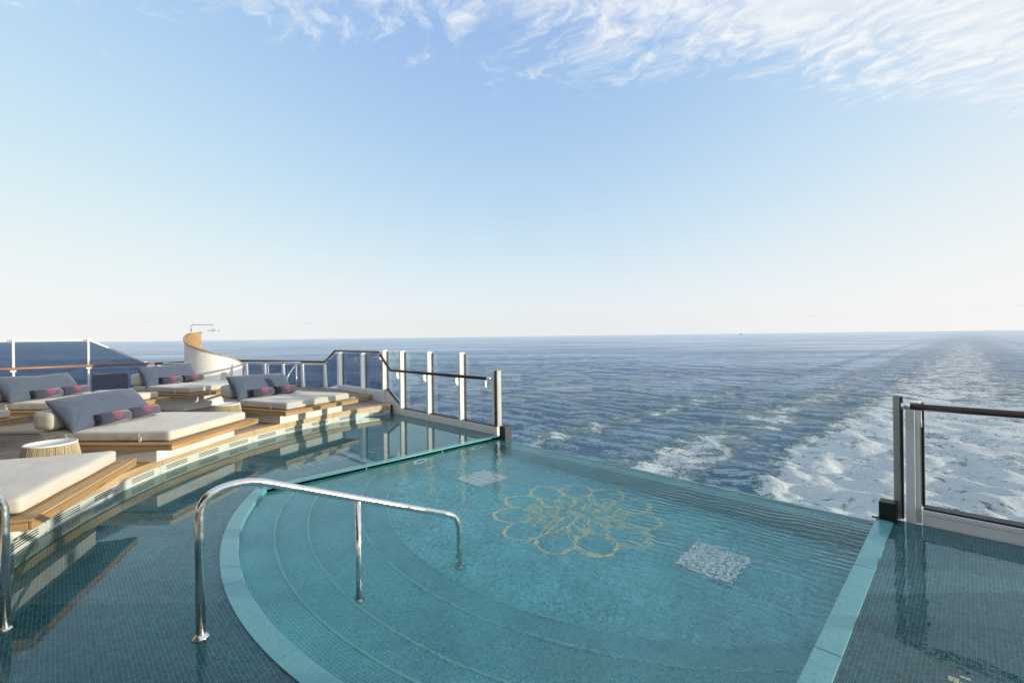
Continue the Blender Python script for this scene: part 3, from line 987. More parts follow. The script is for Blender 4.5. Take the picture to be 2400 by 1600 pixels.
# the mosaic nearest the camera is laid tile by tile
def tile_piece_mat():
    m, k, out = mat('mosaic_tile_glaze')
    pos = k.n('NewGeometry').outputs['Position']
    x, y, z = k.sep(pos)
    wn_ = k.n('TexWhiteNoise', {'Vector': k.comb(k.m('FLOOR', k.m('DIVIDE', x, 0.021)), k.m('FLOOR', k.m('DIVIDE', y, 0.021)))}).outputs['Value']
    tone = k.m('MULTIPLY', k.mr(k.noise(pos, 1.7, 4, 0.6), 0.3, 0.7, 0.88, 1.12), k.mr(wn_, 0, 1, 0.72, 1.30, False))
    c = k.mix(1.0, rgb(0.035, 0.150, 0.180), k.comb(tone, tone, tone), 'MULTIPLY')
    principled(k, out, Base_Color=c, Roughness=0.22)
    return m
M['tile_piece'] = tile_piece_mat()
TP, TG = 0.021, 0.0016
def lay_tiles():
    xs = np.arange(-5.2, 0.9, TP) + 0.0
    ix = np.arange(math.floor(-5.2 / TP), math.ceil(0.9 / TP))
    iy = np.arange(math.floor(-0.6 / TP), math.ceil(4.6 / TP))
    GX, GY = np.meshgrid((ix + 0.5) * TP, (iy + 0.5) * TP)
    gx, gy = GX.ravel(), GY.ravel()
    pp, aa = -gx, gy
    rr = np.hypot(aa - AC, pp - PC)
    inpool = (pp > PR - CW - 0.012) & (pp < PL + CW + 0.012) & (rr < STEPS[0][0] + CW + 0.012)
    ok = (~inpool) & (rr < R_OUT - 0.02)
    # keep what the picture can see at a useful size
    d = (aa + pp) * 0.7071; X = (aa - pp) * 0.7071
    u = X / np.maximum(d, 1e-3); v = 1.76 / np.maximum(d, 1e-3)
    ok &= (d > 1.9) & (np.abs(u) < 1.2) & (v < 0.84) & (d < 3.05)
    gx, gy, d = gx[ok], gy[ok], d[ok]
    order = np.argsort(d)
    h = TP / 2 - TG
    b = 0.0011
    z1, z0 = -0.0122, -0.0158
    tv = [(-h, -h, z0), (h, -h, z0), (h, h, z0), (-h, h, z0), (-h + b, -h + b, z1), (h - b, -h + b, z1), (h - b, h - b, z1), (-h + b, h - b, z1)]
    tf = [(4, 5, 6, 7), (0, 1, 5, 4), (1, 2, 6, 5), (2, 3, 7, 6), (3, 0, 4, 7)]
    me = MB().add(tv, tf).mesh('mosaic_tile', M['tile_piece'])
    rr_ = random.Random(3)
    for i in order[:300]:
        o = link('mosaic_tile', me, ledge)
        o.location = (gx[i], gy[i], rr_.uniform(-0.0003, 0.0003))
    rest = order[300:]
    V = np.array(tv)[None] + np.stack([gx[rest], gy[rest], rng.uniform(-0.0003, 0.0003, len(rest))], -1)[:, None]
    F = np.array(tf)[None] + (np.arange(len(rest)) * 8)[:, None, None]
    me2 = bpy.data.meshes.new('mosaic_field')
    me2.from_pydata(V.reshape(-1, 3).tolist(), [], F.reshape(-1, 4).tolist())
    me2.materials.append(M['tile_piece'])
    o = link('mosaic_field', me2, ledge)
    o['kind'] = 'stuff'
    print('tiles', len(order))
lay_tiles()

# depth lettering laid into the ledge
def letter(txt, size, loc, rotz, m, parent, name='depth_lettering'):
    cu = bpy.data.curves.new('t', 'FONT')
    cu.body = txt; cu.size = size; cu.align_x = 'CENTER'; cu.align_y = 'CENTER'
    to = bpy.data.objects.new('t', cu); COL.objects.link(to)
    dg = bpy.context.evaluated_depsgraph_get()
    me = bpy.data.meshes.new_from_object(to.evaluated_get(dg))
    bpy.data.objects.remove(to)
    me.materials.clear(); me.materials.append(m)
    o = link(name, me, parent)
    o.location = loc; o.rotation_euler = (0, 0, rotz)
    return o
letter('1.1 METER', 0.36, W(2.95, 6.55, -0.0105), R(-90), M['mosaic_white'], ledge)
# gold marker tiles at the lower right
GT = 0.021
for (i, j) in ((0, 0), (1, 0), (1, 1), (1, 2), (2, 1), (2, -2), (3, -2), (0, 1), (2, 2), (3, 1)):
    MB().wbox(0, GT - 0.003, 0, GT - 0.003, 0, 0.006).build('gold_tile', M['mosaic_gold'], ledge, loc=None).location = W(3.20 - 0 + 0.0 - j * GT - 0.02, 0.065 - i * GT, -0.0150)

# ------------------------------------------------------------------ pool hand rails
def pool_rail(name, a_post, p_post, da, label):
    root = empty(name, W(a_post, p_post, -0.012))
    o = Vector((0, 0, 0))
    # local x = aft, built in world orientation
    def L(a, z):
        return Vector((0, a, z + 0.012))
    path = fillet([L(0, 0.0), L(0, 0.83), L(0.25, 0.872), L(1.93, 0.155), L(1.93, FLOOR + 0.012)], 0.13, 8)
    MB().tube(path, 0.0255, 18).build('rail_tube', M['chrome'], root, smooth=True)
    MB().tube([L(0.985, 0.555), L(0.985, -0.37)], 0.022, 16).build('middle_post', M['chrome'], root, smooth=True)
    for a, z in ((0, 0.0), (0.985, -0.37), (1.93, FLOOR + 0.005)):
        MB().lathe([(0.045, z), (0.045, z + 0.006), (0.03, z + 0.014), (0.027, z + 0.022)], 24, (0, a)).build('flange', M['chrome'], root, smooth=True)
    tag(root, label, 'handrail')
    for c in root.children:
        if c.name.startswith('flange'):
            c.location.z = 0.012
    return root
pool_rail('pool_handrail', 0.585, 3.21, 1, 'polished steel handrail sloping down the curved steps into the pool')
hr2 = empty('deck_handrail', W(-0.24, 4.18, -0.012))
pth = fillet([(0, 0, 0), (0, 0, 0.84), (0.42, -0.62, 1.03), (0.42, -0.62, 0.2)], 0.12, 8)
MB().tube(pth, 0.0255, 18).build('rail_tube', M['chrome'], hr2, smooth=True)
MB().lathe([(0.045, 0.0), (0.045, 0.006), (0.03, 0.014), (0.027, 0.022)], 24).build('flange', M['chrome'], hr2, smooth=True)
MB().lathe([(0.045, 0.222), (0.045, 0.228), (0.03, 0.236), (0.027, 0.244)], 24, (0.42, -0.62)).build('flange', M['chrome'], hr2, smooth=True)
tag(hr2, 'polished steel handrail cut off by the left picture edge', 'handrail')

# ------------------------------------------------------------------ daybeds
BW, BD = 1.80, 1.95
def board_mesh(L, wd, th, name, m, mitre=False):
    if mitre:
        mb = MB().prism([(-L / 2, -wd / 2), (L / 2, -wd / 2), (L / 2 - wd, wd / 2), (-L / 2 + wd, wd / 2)], -th, 0)
    else:
        mb = MB().box(-L / 2, L / 2, -wd / 2, wd / 2, -th, 0)
    return mb.mesh(name, m)
ME = {}
ME['fr_w'] = board_mesh(BW, 0.105, 0.020, 'border_board', M['teak'], True)
ME['fr_d'] = board_mesh(BD, 0.105, 0.020, 'border_board', M['teak'], True)
NPL = 16
pwid = (BD - 0.21) / NPL
ME['pl'] = board_mesh(BW - 0.218, pwid - 0.005, 0.020, 'platform_plank', M['teak'])
ME['ap_w'] = board_mesh(BW - 0.008, 0.020, 0.056, 'apron_board', M['teak'])
ME['ap_d'] = board_mesh(BD - 0.052, 0.020, 0.056, 'apron_board', M['teak'])
ME['under'] = MB().box(-BW / 2 + 0.022, BW / 2 - 0.022, -BD / 2 + 0.022, BD / 2 - 0.022, -0.06, -0.0225).mesh('platform_core', M['caulk'])

MX, MY, MT = 1.54, 1.74, 0.125     # mattress
def mattress_mesh(seed):
    def fn(q):
        e = min(MX / 2 - abs(q.x), MY / 2 - abs(q.y))
        nzv = noise.noise(Vector((q.x * 2.3 + seed, q.y * 2.3, q.z * 3)))
        n2 = noise.noise(Vector((q.x * 9 + seed, q.y * 9, q.z * 4 + 3)))
        top = max(0, q.z / (MT / 2))
        dz = 0.006 * top * (1 - math.exp(-max(e, 0) * 8)) + 0.006 * nzv * top
        return q + Vector((0.006 * nzv + 0.003 * n2, 0.006 * nzv - 0.003 * n2, dz + 0.002 * n2))
    return rounded_box(MX / 2, MY / 2, MT / 2, 0.028, 44, 48, 6, fn).mesh('mattress', M['cream'], True)
def bolster_mesh(seed):
    def fn(q):
        n2 = noise.noise(Vector((q.x * 5 + seed, q.y * 7, q.z * 7)))
        # lean the front over a little
        sh = Vector((0, 0.10 * max(0, q.z), 0))
        return q + sh + Vector((0.006 * n2, 0.008 * n2, 0.008 * n2))
    return rounded_box(0.60, 0.15, 0.13, 0.075, 26, 8, 8, fn).mesh('bolster', M['cream'], True)
def pillow_mesh(seed):
    nu, nv = 56, 30
    Lx, Ly, T = 1.26, 0.56, 0.125
    mb = MB()
    def pt(i, j, s):
        u = -1 + 2 * i / nu; v = -1 + 2 * j / nv
        uu = math.copysign(abs(u) ** 0.85, u)
        pinx = 1 - 0.035 * (1 - v * v)
        piny = 1 - 0.085 * (1 - u * u) * 0.8
        x = Lx / 2 * uu * pinx; y = Ly / 2 * v * piny
        t = T * (1 - abs(u) ** 5) ** 0.55 * (1 - v * v) ** 0.5
        # soft creases radiating from the corners
        wr = 0
        for cx in (-1, 1):
            for cy in (-1, 1):
                dx_, dy_ = u - cx, (v - cy) * 0.35
                d_ = math.hypot(dx_, dy_)
                an = math.atan2(dy_, dx_ * 1.0)
                wr += 0.012 * math.sin(an * 11 + seed * 2 + cx) * math.exp(-d_ * 4.0)
        wr += 0.014 * noise.noise(Vector((x * 3 + seed, y * 7, s)))
        sag = 0.03 * math.sin(u * 2 + seed)
        f = min(1.0, t / 0.04)
        return (x, y + sag * 0.5, s * (t + wr * f) + 0.02 * noise.noise(Vector((x * 1.7, seed, 0))))
    idx = {}
    vs = []
    def vid(i, j, s):
        edge = i in (0, nu) or j in (0, nv)
        key = (i, j, 0 if edge else s)
        if key not in idx:
            idx[key] = len(vs)
            q = pt(i, j, s)
            vs.append((q[0], q[1], 0.0 if edge else q[2]))
        return idx[key]
    fs = []
    for i in range(nu):
        for j in range(nv):
            fs.append((vid(i, j, 1), vid(i + 1, j, 1), vid(i + 1, j + 1, 1), vid(i, j + 1, 1)))
            fs.append((vid(i, j, -1), vid(i, j + 1, -1), vid(i + 1, j + 1, -1), vid(i + 1, j, -1)))
    return mb.add(vs, fs).mesh('pillow', M['pillow'], True)
def strap(parent, x, y, ztop, zbot):
    pts = fillet([(x, y, ztop), (x - 0.004, y - 0.024, ztop - 0.03), (x + 0.012, y - 0.026, zbot + 0.03), (x + 0.03, y - 0.03, zbot + 0.004)], 0.02, 4)
    mb = MB()
    vs = []
    for q in pts:
        vs += [(q.x - 0.012, q.y, q.z), (q.x + 0.012, q.y, q.z)]
    mb.add(vs, [(2 * i, 2 * i + 1, 2 * i + 3, 2 * i + 2) for i in range(len(pts) - 1)])
    o = mb.build('strap', M['strap'], parent)
    md = o.modifiers.new('solid', 'SOLIDIFY'); md.thickness = 0.003
    bk = pts[-3]
    MB().box(bk.x - 0.018, bk.x + 0.018, bk.y - 0.010, bk.y + 0.002, bk.z - 0.02, bk.z + 0.02).build('buckle', M['strap'], o)
MAT_MESH = [mattress_mesh(i * 3.1) for i in range(3)]
BOL_MESH = [bolster_mesh(i * 2.7) for i in range(3)]

TR = 0.082
def towel_mesh():
    turns, n = 3.6, 92
    Lh = 0.228
    mb = MB()
    th = 0.0125
    sp = []
    for i in range(n + 1):
        t = i / n
        ang = t * turns * 2 * PI
        r = 0.014 + (TR - 0.014) * t
        sp.append((ang, r))
    vs = []
    for ang, r in sp:
        for rr in (r - th / 2, r + th / 2):
            for s in (-1, 1):
                wob = 0.006 * math.sin(ang * 0.9)
                vs.append((s * (Lh + wob), rr * math.cos(ang), rr * math.sin(ang)))
    fs = []
    for i in range(n):
        o = 4 * i; q = o + 4
        fs += [(o, o + 1, q + 1, q), (o + 2, q + 2, q + 3, o + 3), (o, q, q + 2, o + 2), (o + 1, o + 3, q + 3, q + 1)]
    fs += [(0, 2, 3, 1), (4 * n, 4 * n + 1, 4 * n + 3, 4 * n + 2)]
    return mb.add(vs, fs).mesh('towel_roll', M['towel'], True)
def emblem_mesh():
    mb = MB()
    rad = TR + 0.0085
    sc = 0.078
    for pts in LOTUS[:44] + LOTUS[-11:]:
        tmp = MB().ribbon([(x * sc, y * sc * 1.0) for x, y in pts], 0.0030)
        vs = []
        for x, y, z in tmp.v:
            an = R(-38) + y / rad        # wraps over the top of the roll
            an = R(44) - y / rad
            rj = rad + 0.0002 * (len(mb.v) % 41) / 10
            vs.append((x + 0.02, -rj * math.cos(an), rj * math.sin(an)))
        mb.add(vs, tmp.f)
    return mb.mesh('lotus_emblem', M['thread'])
TOWEL = towel_mesh()
EMBLEM = emblem_mesh()

BEDS = []
def daybed(c0, ea, z_top, label, variant=0, pillow=None, towels=None, group='teak daybeds round the pool'):
    """c0 = (a,p) of the pool-side corner nearest the camera, ea = direction (a,p) along the pool edge"""
    e = Vector((-ea[1], ea[0])).normalized()
    rz = math.atan2(e.y, e.x)
    n = Vector((-e.y, e.x))
    o2 = W(c0[0], c0[1]).xy + e * BW / 2 + n * BD / 2
    root = empty('daybed', (o2.x, o2.y, DECK + 0.003), rz)
    zt = z_top - DECK - 0.003
    # plinth
    pb = MB().box(-BW / 2 + 0.13, BW / 2 - 0.16, -BD / 2 + 0.30, BD / 2 - 0.12, 0.0, zt - 0.062)
    pb.build('base', M['whiteg'], root, bevel=0.006)
    MB().box(-BW / 2 + 0.12, BW / 2 - 0.15, -BD / 2 + 0.29, BD / 2 - 0.11, zt - 0.0605, zt - 0.0602).build('base_shadow_sheet', M['caulk'], root)  # thin dark sheet standing for the shadow between base and platform
    link('platform_core', ME['under'], root, loc=(0, 0, zt))
    for me, x, y, r in ((ME['fr_w'], 0, -BD / 2 + 0.0525, 0), (ME['fr_w'], 0, BD / 2 - 0.0525, PI),
                        (ME['fr_d'], BW / 2 - 0.0525, 0, PI / 2), (ME['fr_d'], -BW / 2 + 0.0525, 0, -PI / 2)):
        link('border_board', me, root, bevel=0.003, loc=(x, y, zt), rotz=r)
    for i in range(NPL):
        link('platform_plank', ME['pl'], root, loc=(0, -BD / 2 + 0.1075 + pwid * (i + 0.5) - 0.0025, zt - 0.0005))
    for me, x, y, r in ((ME['ap_w'], 0, -BD / 2 + 0.012, 0), (ME['ap_w'], 0, BD / 2 - 0.012, 0),
                        (ME['ap_d'], BW / 2 - 0.012, 0, PI / 2), (ME['ap_d'], -BW / 2 + 0.012, 0, PI / 2)):
        link('apron_board', me, root, bevel=0.002, loc=(x, y, zt - 0.024), rotz=r)
    # studs on the apron
    for x in (-0.55, 0.62):
        MB().tube([(x, -BD / 2 + 0.001, zt - 0.05), (x, -BD / 2 - 0.004, zt - 0.05)], 0.008, 8).build('stud', M['chrome'], root)
    mx, my = 0.0, 0.02
    mo = link('mattress', MAT_MESH[variant % 3], root, loc=(mx + 0.0, my, zt + MT / 2 + 0.004))
    link('bolster', BOL_MESH[variant % 3], root, loc=(mx - 0.20, BD / 2 - 0.165, zt + MT + 0.145))
    for y in (-0.45, 0.52):
        s = empty_strap(root, mx - MX / 2, y, zt + MT * 0.9, zt + 0.004)
    tag(root, label, 'daybed', group)
    BEDS.append((root, rz, zt))
    return root, rz, zt

def empty_strap(root, x, y, zt_, zb_):
    pts = fillet([(x + 0.006, y, zt_), (x - 0.014, y + 0.004, zt_ - 0.03), (x - 0.018, y - 0.02, zb_ + 0.035), (x - 0.05, y - 0.05, zb_ + 0.004)], 0.02, 4)
    mb = MB()
    vs = []
    for q in pts:
        vs += [(q.x, q.y - 0.013, q.z), (q.x, q.y + 0.013, q.z)]
    mb.add(vs, [(2 * i, 2 * i + 1, 2 * i + 3, 2 * i + 2) for i in range(len(pts) - 1)])
    o = mb.build('strap', M['strap'], root)
    md = o.modifiers.new('solid', 'SOLIDIFY'); md.thickness = 0.004; md.offset = 0
    b = pts[-4]
    MB().box(b.x - 0.006, b.x + 0.008, b.y - 0.019, b.y + 0.019, b.z - 0.022, b.z + 0.022).build('buckle', M['strap'], o)
    return o

def on_bed(bed, x, y, z):
    root, rz, zt = bed
    c, s = math.cos(rz), math.sin(rz)
    return Vector((root.location.x + c * x - s * y, root.location.y + s * x + c * y, root.location.z + zt + MT + 0.004 + z))

def put_pillow(bed, label, seed, tilt=47):
    me = pillow_mesh(seed)
    o = link('pillow', me)
    o.location = on_bed(bed, -0.17, 0.575, 0.205)
    o.rotation_euler = (R(tilt), 0, bed[1] + R(random.uniform(-2, 2)))
    tag(o, label, 'pillow', 'slate blue pillows on the daybeds')
    return o

def put_towel(bed, x, label, drot=0):
    o = link('towel_roll', TOWEL)
    o.location = on_bed(bed, x, 0.355, TR + 0.016)
    o.rotation_euler = (0, 0, bed[1] + R(drot))
    em = link('lotus_emblem', EMBLEM, o)
    tag(o, label, 'towel', 'rolled navy towels on the daybeds')
    return o

def vnorm(a, b):
    return (b[0] - a[0], b[1] - a[1])

b5 = daybed((-0.14, 4.81), vnorm((-0.14, 4.81), (0.615, 6.46)), 0.471, 'nearest teak daybed with bare cream mattress at the left picture edge', 0)
b4 = daybed((0.99, 6.96), vnorm((0.99, 6.96), (2.28, 8.15)), 0.471, 'teak daybed hanging over the pool behind the large woven drum table', 1)
b2 = daybed((2.83, 8.48), vnorm((2.83, 8.48), (4.5, 9.13)), 0.471, 'teak daybed beside the stern railing with railing shadows across it', 2)
b3 = daybed((0.30, 10.30), (0.735, 0.678), 0.60, 'teak daybed in the back row behind the pillow of the middle one', 0)
b1 = daybed((1.95, 11.70), (0.887, 0.46), 0.60, 'teak daybed in front of the white curved shower screen', 2)
b6 = daybed((-1.55, 9.10), (0.68, 0.733), 0.60, 'teak daybed corner showing at the far left behind the drum table', 1)

put_pillow(b4, 'largest slate blue pillow on the middle poolside daybed', 1.3)
put_pillow(b2, 'slate blue pillow with a shadow band, on the daybed by the stern railing', 2.9, 52)
put_pillow(b3, 'slate blue pillow on the back row daybed below the tall windscreen', 4.2, 52)
put_pillow(b1, 'creased slate blue pillow in front of the white shower screen', 5.7, 58)
put_towel(b4, -0.30, 'left rolled navy towel with pink lotus on the middle poolside daybed', 2)
put_towel(b4, 0.19, 'right rolled navy towel with pink lotus on the middle poolside daybed', -2)
put_towel(b2, -0.34, 'left rolled navy towel with pink lotus on the daybed by the stern railing', 2)
put_towel(b2, 0.18, 'right rolled navy towel with pink lotus on the daybed by the stern railing', -3)
put_towel(b3, -0.28, 'left rolled navy towel with pink lotus on the back row daybed below the windscreen', 1)
put_towel(b3, 0.22, 'right rolled navy towel with pink lotus on the back row daybed below the windscreen', -2)
put_towel(b1, -0.30, 'left rolled navy towel with pink lotus on the daybed before the shower screen', 2)
put_towel(b1, 0.22, 'right rolled navy towel with pink lotus on the daybed before the shower screen', -1)

# ------------------------------------------------------------------ woven drum tables
def drum_parts():
    H = 0.395
    top = MB().lathe([(0.232, H - 0.022), (0.246, H - 0.018), (0.248, H - 0.002), (0.243, H), (0.228, H - 0.001), (0.222, H - 0.012), (0.001, H - 0.012)], 48).mesh('table_top', M['white'], True)
    core = MB().lathe([(0.30, 0.0), (0.30, 0.004), (0.232, H - 0.025), (0.20, H - 0.024)], 40).mesh('drum_core', M['ropedark'], True)
    mb = MB()
    n = 150
    rr = random.Random(5)
    for i in range(n):
        t = 2 * PI * (i + rr.uniform(-0.25, 0.25)) / n
        t2 = t + rr.uniform(-0.035, 0.035)
        p0 = Vector((0.241 * math.cos(t), 0.241 * math.sin(t), H - 0.012))
        p1 = Vector((0.309 * math.cos(t2), 0.309 * math.sin(t2), rr.uniform(0.005, 0.02)))
        mb.tube([p0, p1], rr.uniform(0.0036, 0.0056), 4, False)
    strands = mb.mesh('rope_strands', M['rope'])
    band = MB()
    for z, r in ((0.13, 0.292),):
        band.tube([(r * math.cos(2 * PI * i / 40), r * math.sin(2 * PI * i / 40), z + 0.012 * math.sin(3 * 2 * PI * i / 40)) for i in range(41)], 0.006, 6)
    bandm = band.mesh('rope_band', M['rope'], True)
    return top, core, strands, bandm
DRUM = drum_parts()
def drum(a, q, label, rot):
    root = empty('drum_table', W(a, q, DECK + 0.003), rot)
    for nme, me in zip(('table_top', 'drum_core', 'rope_skirt', 'rope_band'), DRUM):
        link(nme, me, root)
    root.scale = (0.92, 0.92, 1.0)
    tag(root, label, 'side table', 'woven drum side tables')
drum(-0.06, 7.38, 'woven rope drum table with white top, nearest, at the far left', 0.3)
drum(2.13, 9.42, 'woven rope drum table between the middle and the stern daybed', 1.7)
drum(1.10, 14.3, 'woven rope drum table farthest away, peeping over the back row mattress', 2.6)

# ------------------------------------------------------------------ sun loungers near the port rail
def lounger(a, q, rz, label):
    root = empty('sun_lounger', W(a, q, DECK + 0.003), rz)
    f = MB()
    for y in (-0.31, 0.31):
        f.tube(fillet([(-0.95, y, 0.0), (-0.95, y, 0.34), (0.95, y, 0.34), (0.95, y, 0.0)], 0.05, 4), 0.018, 8)
    f.tube([(-0.95, -0.31, 0.33), (-0.95, 0.31, 0.33)], 0.016, 8).tube([(0.95, -0.31, 0.33), (0.95, 0.31, 0.33)], 0.016, 8)
    f.build('frame', M['frame'], root, smooth=True)
    rounded_box(0.66, 0.29, 0.035, 0.03, 14, 8, 3).build('cushion', M['greycush'], root, smooth=True, loc=(-0.27, 0, 0.395))
    b = rounded_box(0.36, 0.32, 0.03, 0.025, 10, 8, 3).build('backrest', M['navy'], root, smooth=True, loc=(0.62, 0, 0.54))
    b.rotation_euler = (0, R(-38), 0)
    bar = MB()
    for y in (-0.25, 0.25):
        bar.tube([(0.7, y, 0.6), (0.88, y, 0.34)], 0.011, 6)
    bar.build('support', M['frame'], root)
    tag(root, label, 'sun lounger', 'dark sun loungers by the port rail')
    return root
lounger(0.85, 13.65, R(177), 'dark sun lounger with navy back behind the farthest drum table')
lounger(1.75, 14.35, R(170), 'dark sun lounger with patterned frame beside the shower daybed')

# ------------------------------------------------------------------ shower screen
def shower():
    D = 12.6
    def cu(px, d):                      # camera-facing plan position
        t = (px - 1200) / 1066.7
        return Vector((d * 0.7071 * (t - 1), d * 0.7071 * (1 + t), 0))
    c = cu(503, D)
    vw = Vector((-c.x, -c.y, 0)).normalized()           # towards the camera
    rt = Vector((-vw.y, vw.x, 0))                       # to the right in the picture
    root = empty('shower_screen', (c.x, c.y, DECK + 0.003))
    Rr = 0.69
    n = 60
    th0, th1 = R(-150), R(104)                          # from far left round by the front to the right
    def ring(t, r):
        an = th0 + (th1 - th0) * t
        # an = -90 deg points left; 0 towards camera; +90 right
        return rt * (r * math.sin(an)) + vw * (r * math.cos(an))
    ctrl = [(-150, 1.95), (-120, 1.91), (-90, 1.78), (-60, 1.63), (-30, 1.50), (0, 1.37), (40, 1.20), (70, 1.05), (90, 0.92), (104, 0.78)]
    def top(t):
        return float(np.interp(math.degrees(th0 + (th1 - th0) * t), [c_[0] for c_ in ctrl], [c_[1] for c_ in ctrl])) - DECK
    wall = MB(); inner = MB(); cap = MB()
    vs = []; vi = []; vc = []
    for i in range(n + 1):
        t = i / n
        o, q = ring(t, Rr), ring(t, Rr - 0.06)
        z = top(t)
        vs += [(o.x, o.y, 0), (o.x, o.y, z), (q.x, q.y, z), (q.x, q.y, 0)]
        q2 = ring(t, Rr - 0.064)
        vi += [(q2.x, q2.y, 0), (q2.x, q2.y, z)]
        co, ci = ring(t, Rr + 0.022), ring(t, Rr - 0.105)
        vc += [(co.x, co.y, z + 0.001), (co.x, co.y, z + 0.03), (ci.x, ci.y, z + 0.03), (ci.x, ci.y, z + 0.001)]
    quad = lambda k: [f for i in range(n) for f in [(k * i + j, k * (i + 1) + j, k * (i + 1) + (j + 1) % k, k * i + (j + 1) % k) for j in range(k)]]
    wall.add(vs, quad(4) + [(3, 2, 1, 0), (4 * n, 4 * n + 1, 4 * n + 2, 4 * n + 3)])
    wo_ = wall.build('curved_wall', M['white'], root)
    inner.add(vi, [(2 * i, 2 * i + 1, 2 * i + 3, 2 * i + 2) for i in range(n)])
    inner.build('wood_lining', M['teak'], root)
    cap.add(vc, quad(4) + [(3, 2, 1, 0), (4 * n, 4 * n + 1, 4 * n + 2, 4 * n + 3)])
    cap.build('wood_cap', M['teak'], root)
    # steel arm and rose
    b0 = ring(0.10, Rr - 0.03)
    e = rt * 0.52 + Vector((0, 0, 0))
    pts = fillet([b0 + Vector((0, 0, 1.77)), b0 + Vector((0, 0, 1.97)), b0 + e + Vector((0, 0, 1.97)), b0 + e + Vector((0, 0, 1.82))], 0.07, 6)
    MB().tube(pts, 0.0125, 12).build('shower_arm', M['chrome'], root, smooth=True)
    h = b0 + e
    MB().lathe([(0.15, 1.795), (0.16, 1.80), (0.155, 1.808), (0.05, 1.82), (0.02, 1.835)], 32, (h.x, h.y)).build('shower_head', M['chrome'], root, smooth=True)
    MB().lathe([(0.78, 0.0), (0.78, 0.05), (0.74, 0.06), (0.3, 0.055)], 48).build('shower_tray', M['white'], root, smooth=False)
    tag(root, 'white curved shower screen with spiral teak cap and steel rain shower', 'shower')
shower()

# ------------------------------------------------------------------ railings
A_RAIL = 5.60
def tall_post(root, q, z0, z1, a=A_RAIL, wd=0.06):
    """deep plate post: its broad side faces along the rail"""
    n = 8
    a0, a1 = a - 0.115, a + 0.02
    prof = [(a0, z0), (a1, z0)]
    for i in range(n + 1):
        t = i / n * PI / 2
        prof.append((a1 - 0.04 + 0.04 * math.cos(t), z1 - 0.04 + 0.04 * math.sin(t)))
    for i in range(n + 1):
        t = PI / 2 + i / n * PI / 2
        prof.append((a0 + 0.04 + 0.04 * math.cos(t), z1 - 0.04 + 0.04 * math.sin(t)))
    o = MB().plate([W(x, q - wd / 2, z) for x, z in prof], W(0, 1, 0), wd).build('post', M['white'], root, bevel=0.005)
    MB().wbox(a + 0.001, a + 0.024, q - wd / 2 - 0.018, q - wd / 2 - 0.001, z0 + 0.15, z1 - 0.03).build('glazing_bead', M['channel'], o)
    MB().wbox(a + 0.003, a + 0.02, q - wd / 2 - 0.034, q - wd / 2 - 0.0185, z0 + 0.15, z1 - 0.03).build('gasket', M['black'], o)
    return o

def bracket(root, q, zr, a=A_RAIL, arail=5.43, wd=0.012):
    """J-shaped plate carrying the hand rail"""
    pts = [(a - 0.11, zr - 0.11), (a - 0.11, zr - 0.19), (arail + 0.0, zr - 0.175), (arail - 0.035, zr - 0.135), (arail - 0.035, zr - 0.028),
           (arail + 0.03, zr - 0.028), (arail + 0.03, zr - 0.125)]
    mb = MB().plate([W(x, q - wd / 2, z) for x, z in pts], W(0, 1, 0), wd)
    return mb.build('bracket', M['white'], root)

def pane(root, name, pts, th, m, axis):
    return MB().plate(pts, axis, th).build(name, m, root)

# --- port stern railing
pr = empty('stern_railing', W(A_RAIL, 9.0, 0))
def keep(root):
    """children were written in world space"""
    inv = root.matrix_world.inverted() if False else Matrix.Translation(-root.location)
    for c in root.children:
        if c.type == 'MESH' and not c.get('done'):
            c.matrix_parent_inverse = Matrix.Translation(-root.location)
posts = [(6.95, 0.0, 1.45), (8.03, 0.0, 1.45), (9.10, 0.0, 1.45), (9.88, 0.0, 1.46), (10.97, 0.30, 1.37), (12.29, 0.30, 1.37)]
for q, z0, z1 in posts:
    tall_post(pr, q, z0, z1)
for q in (6.95, 8.03, 9.10):
    bracket(pr, q + 0.0, 1.0)
bracket(pr, 6.10, 1.0)
bracket(pr, 9.88, 1.41)
# end post with channel
MB().wbox(5.56, 5.65, 6.03, 6.10, 0.0, 1.12).build('end_post', M['white'], pr, bevel=0.006)
MB().wbox(5.555, 5.655, 5.945, 6.02, 0.0, 1.145).build('channel_post', M['channel'], pr, bevel=0.004)
MB().wbox(5.54, 5.548, 5.965, 6.005, 0.02, 1.13).build('channel_groove', M['black'], pr)
# kerb
MB().wbox(5.52, 5.66, 5.93, 9.84, -0.3, 0.135).build('kerb', M['white'], pr, bevel=0.006)
MB().wbox(5.53, 5.65, 5.95, 9.06, 0.136, 0.152).build('seal', M['black'], pr)
MB().plate([W(5.53, 9.12, 0.137), W(5.53, 9.84, 0.137), W(5.53, 9.84, 0.50), W(5.53, 9.78, 0.50)], W(1, 0, 0), 0.11).build('kerb_slope', M['white'], pr)
MB().plate([W(5.545, 9.11, 0.14), W(5.545, 9.13, 0.14), W(5.545, 9.80, 0.502), W(5.545, 9.80, 0.535)], W(1, 0, 0), 0.07).build('seal', M['black'], pr)
MB().wbox(5.53, 5.70, 9.92, 12.45, -0.2, 0.46).build('bulwark', M['white'], pr, bevel=0.01)
pth = fillet([W(5.43, 6.02, 1.0), W(5.43, 9.42, 1.0), W(5.43, 9.95, 1.41), W(5.43, 12.33, 1.41)], 0.06, 4)
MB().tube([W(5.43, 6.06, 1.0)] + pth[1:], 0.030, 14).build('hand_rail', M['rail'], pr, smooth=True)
MB().tube([W(5.43, 5.985, 1.0), W(5.43, 6.062, 1.0)], 0.032, 16).build('rail_end_sleeve', M['chrome'], pr, smooth=True)
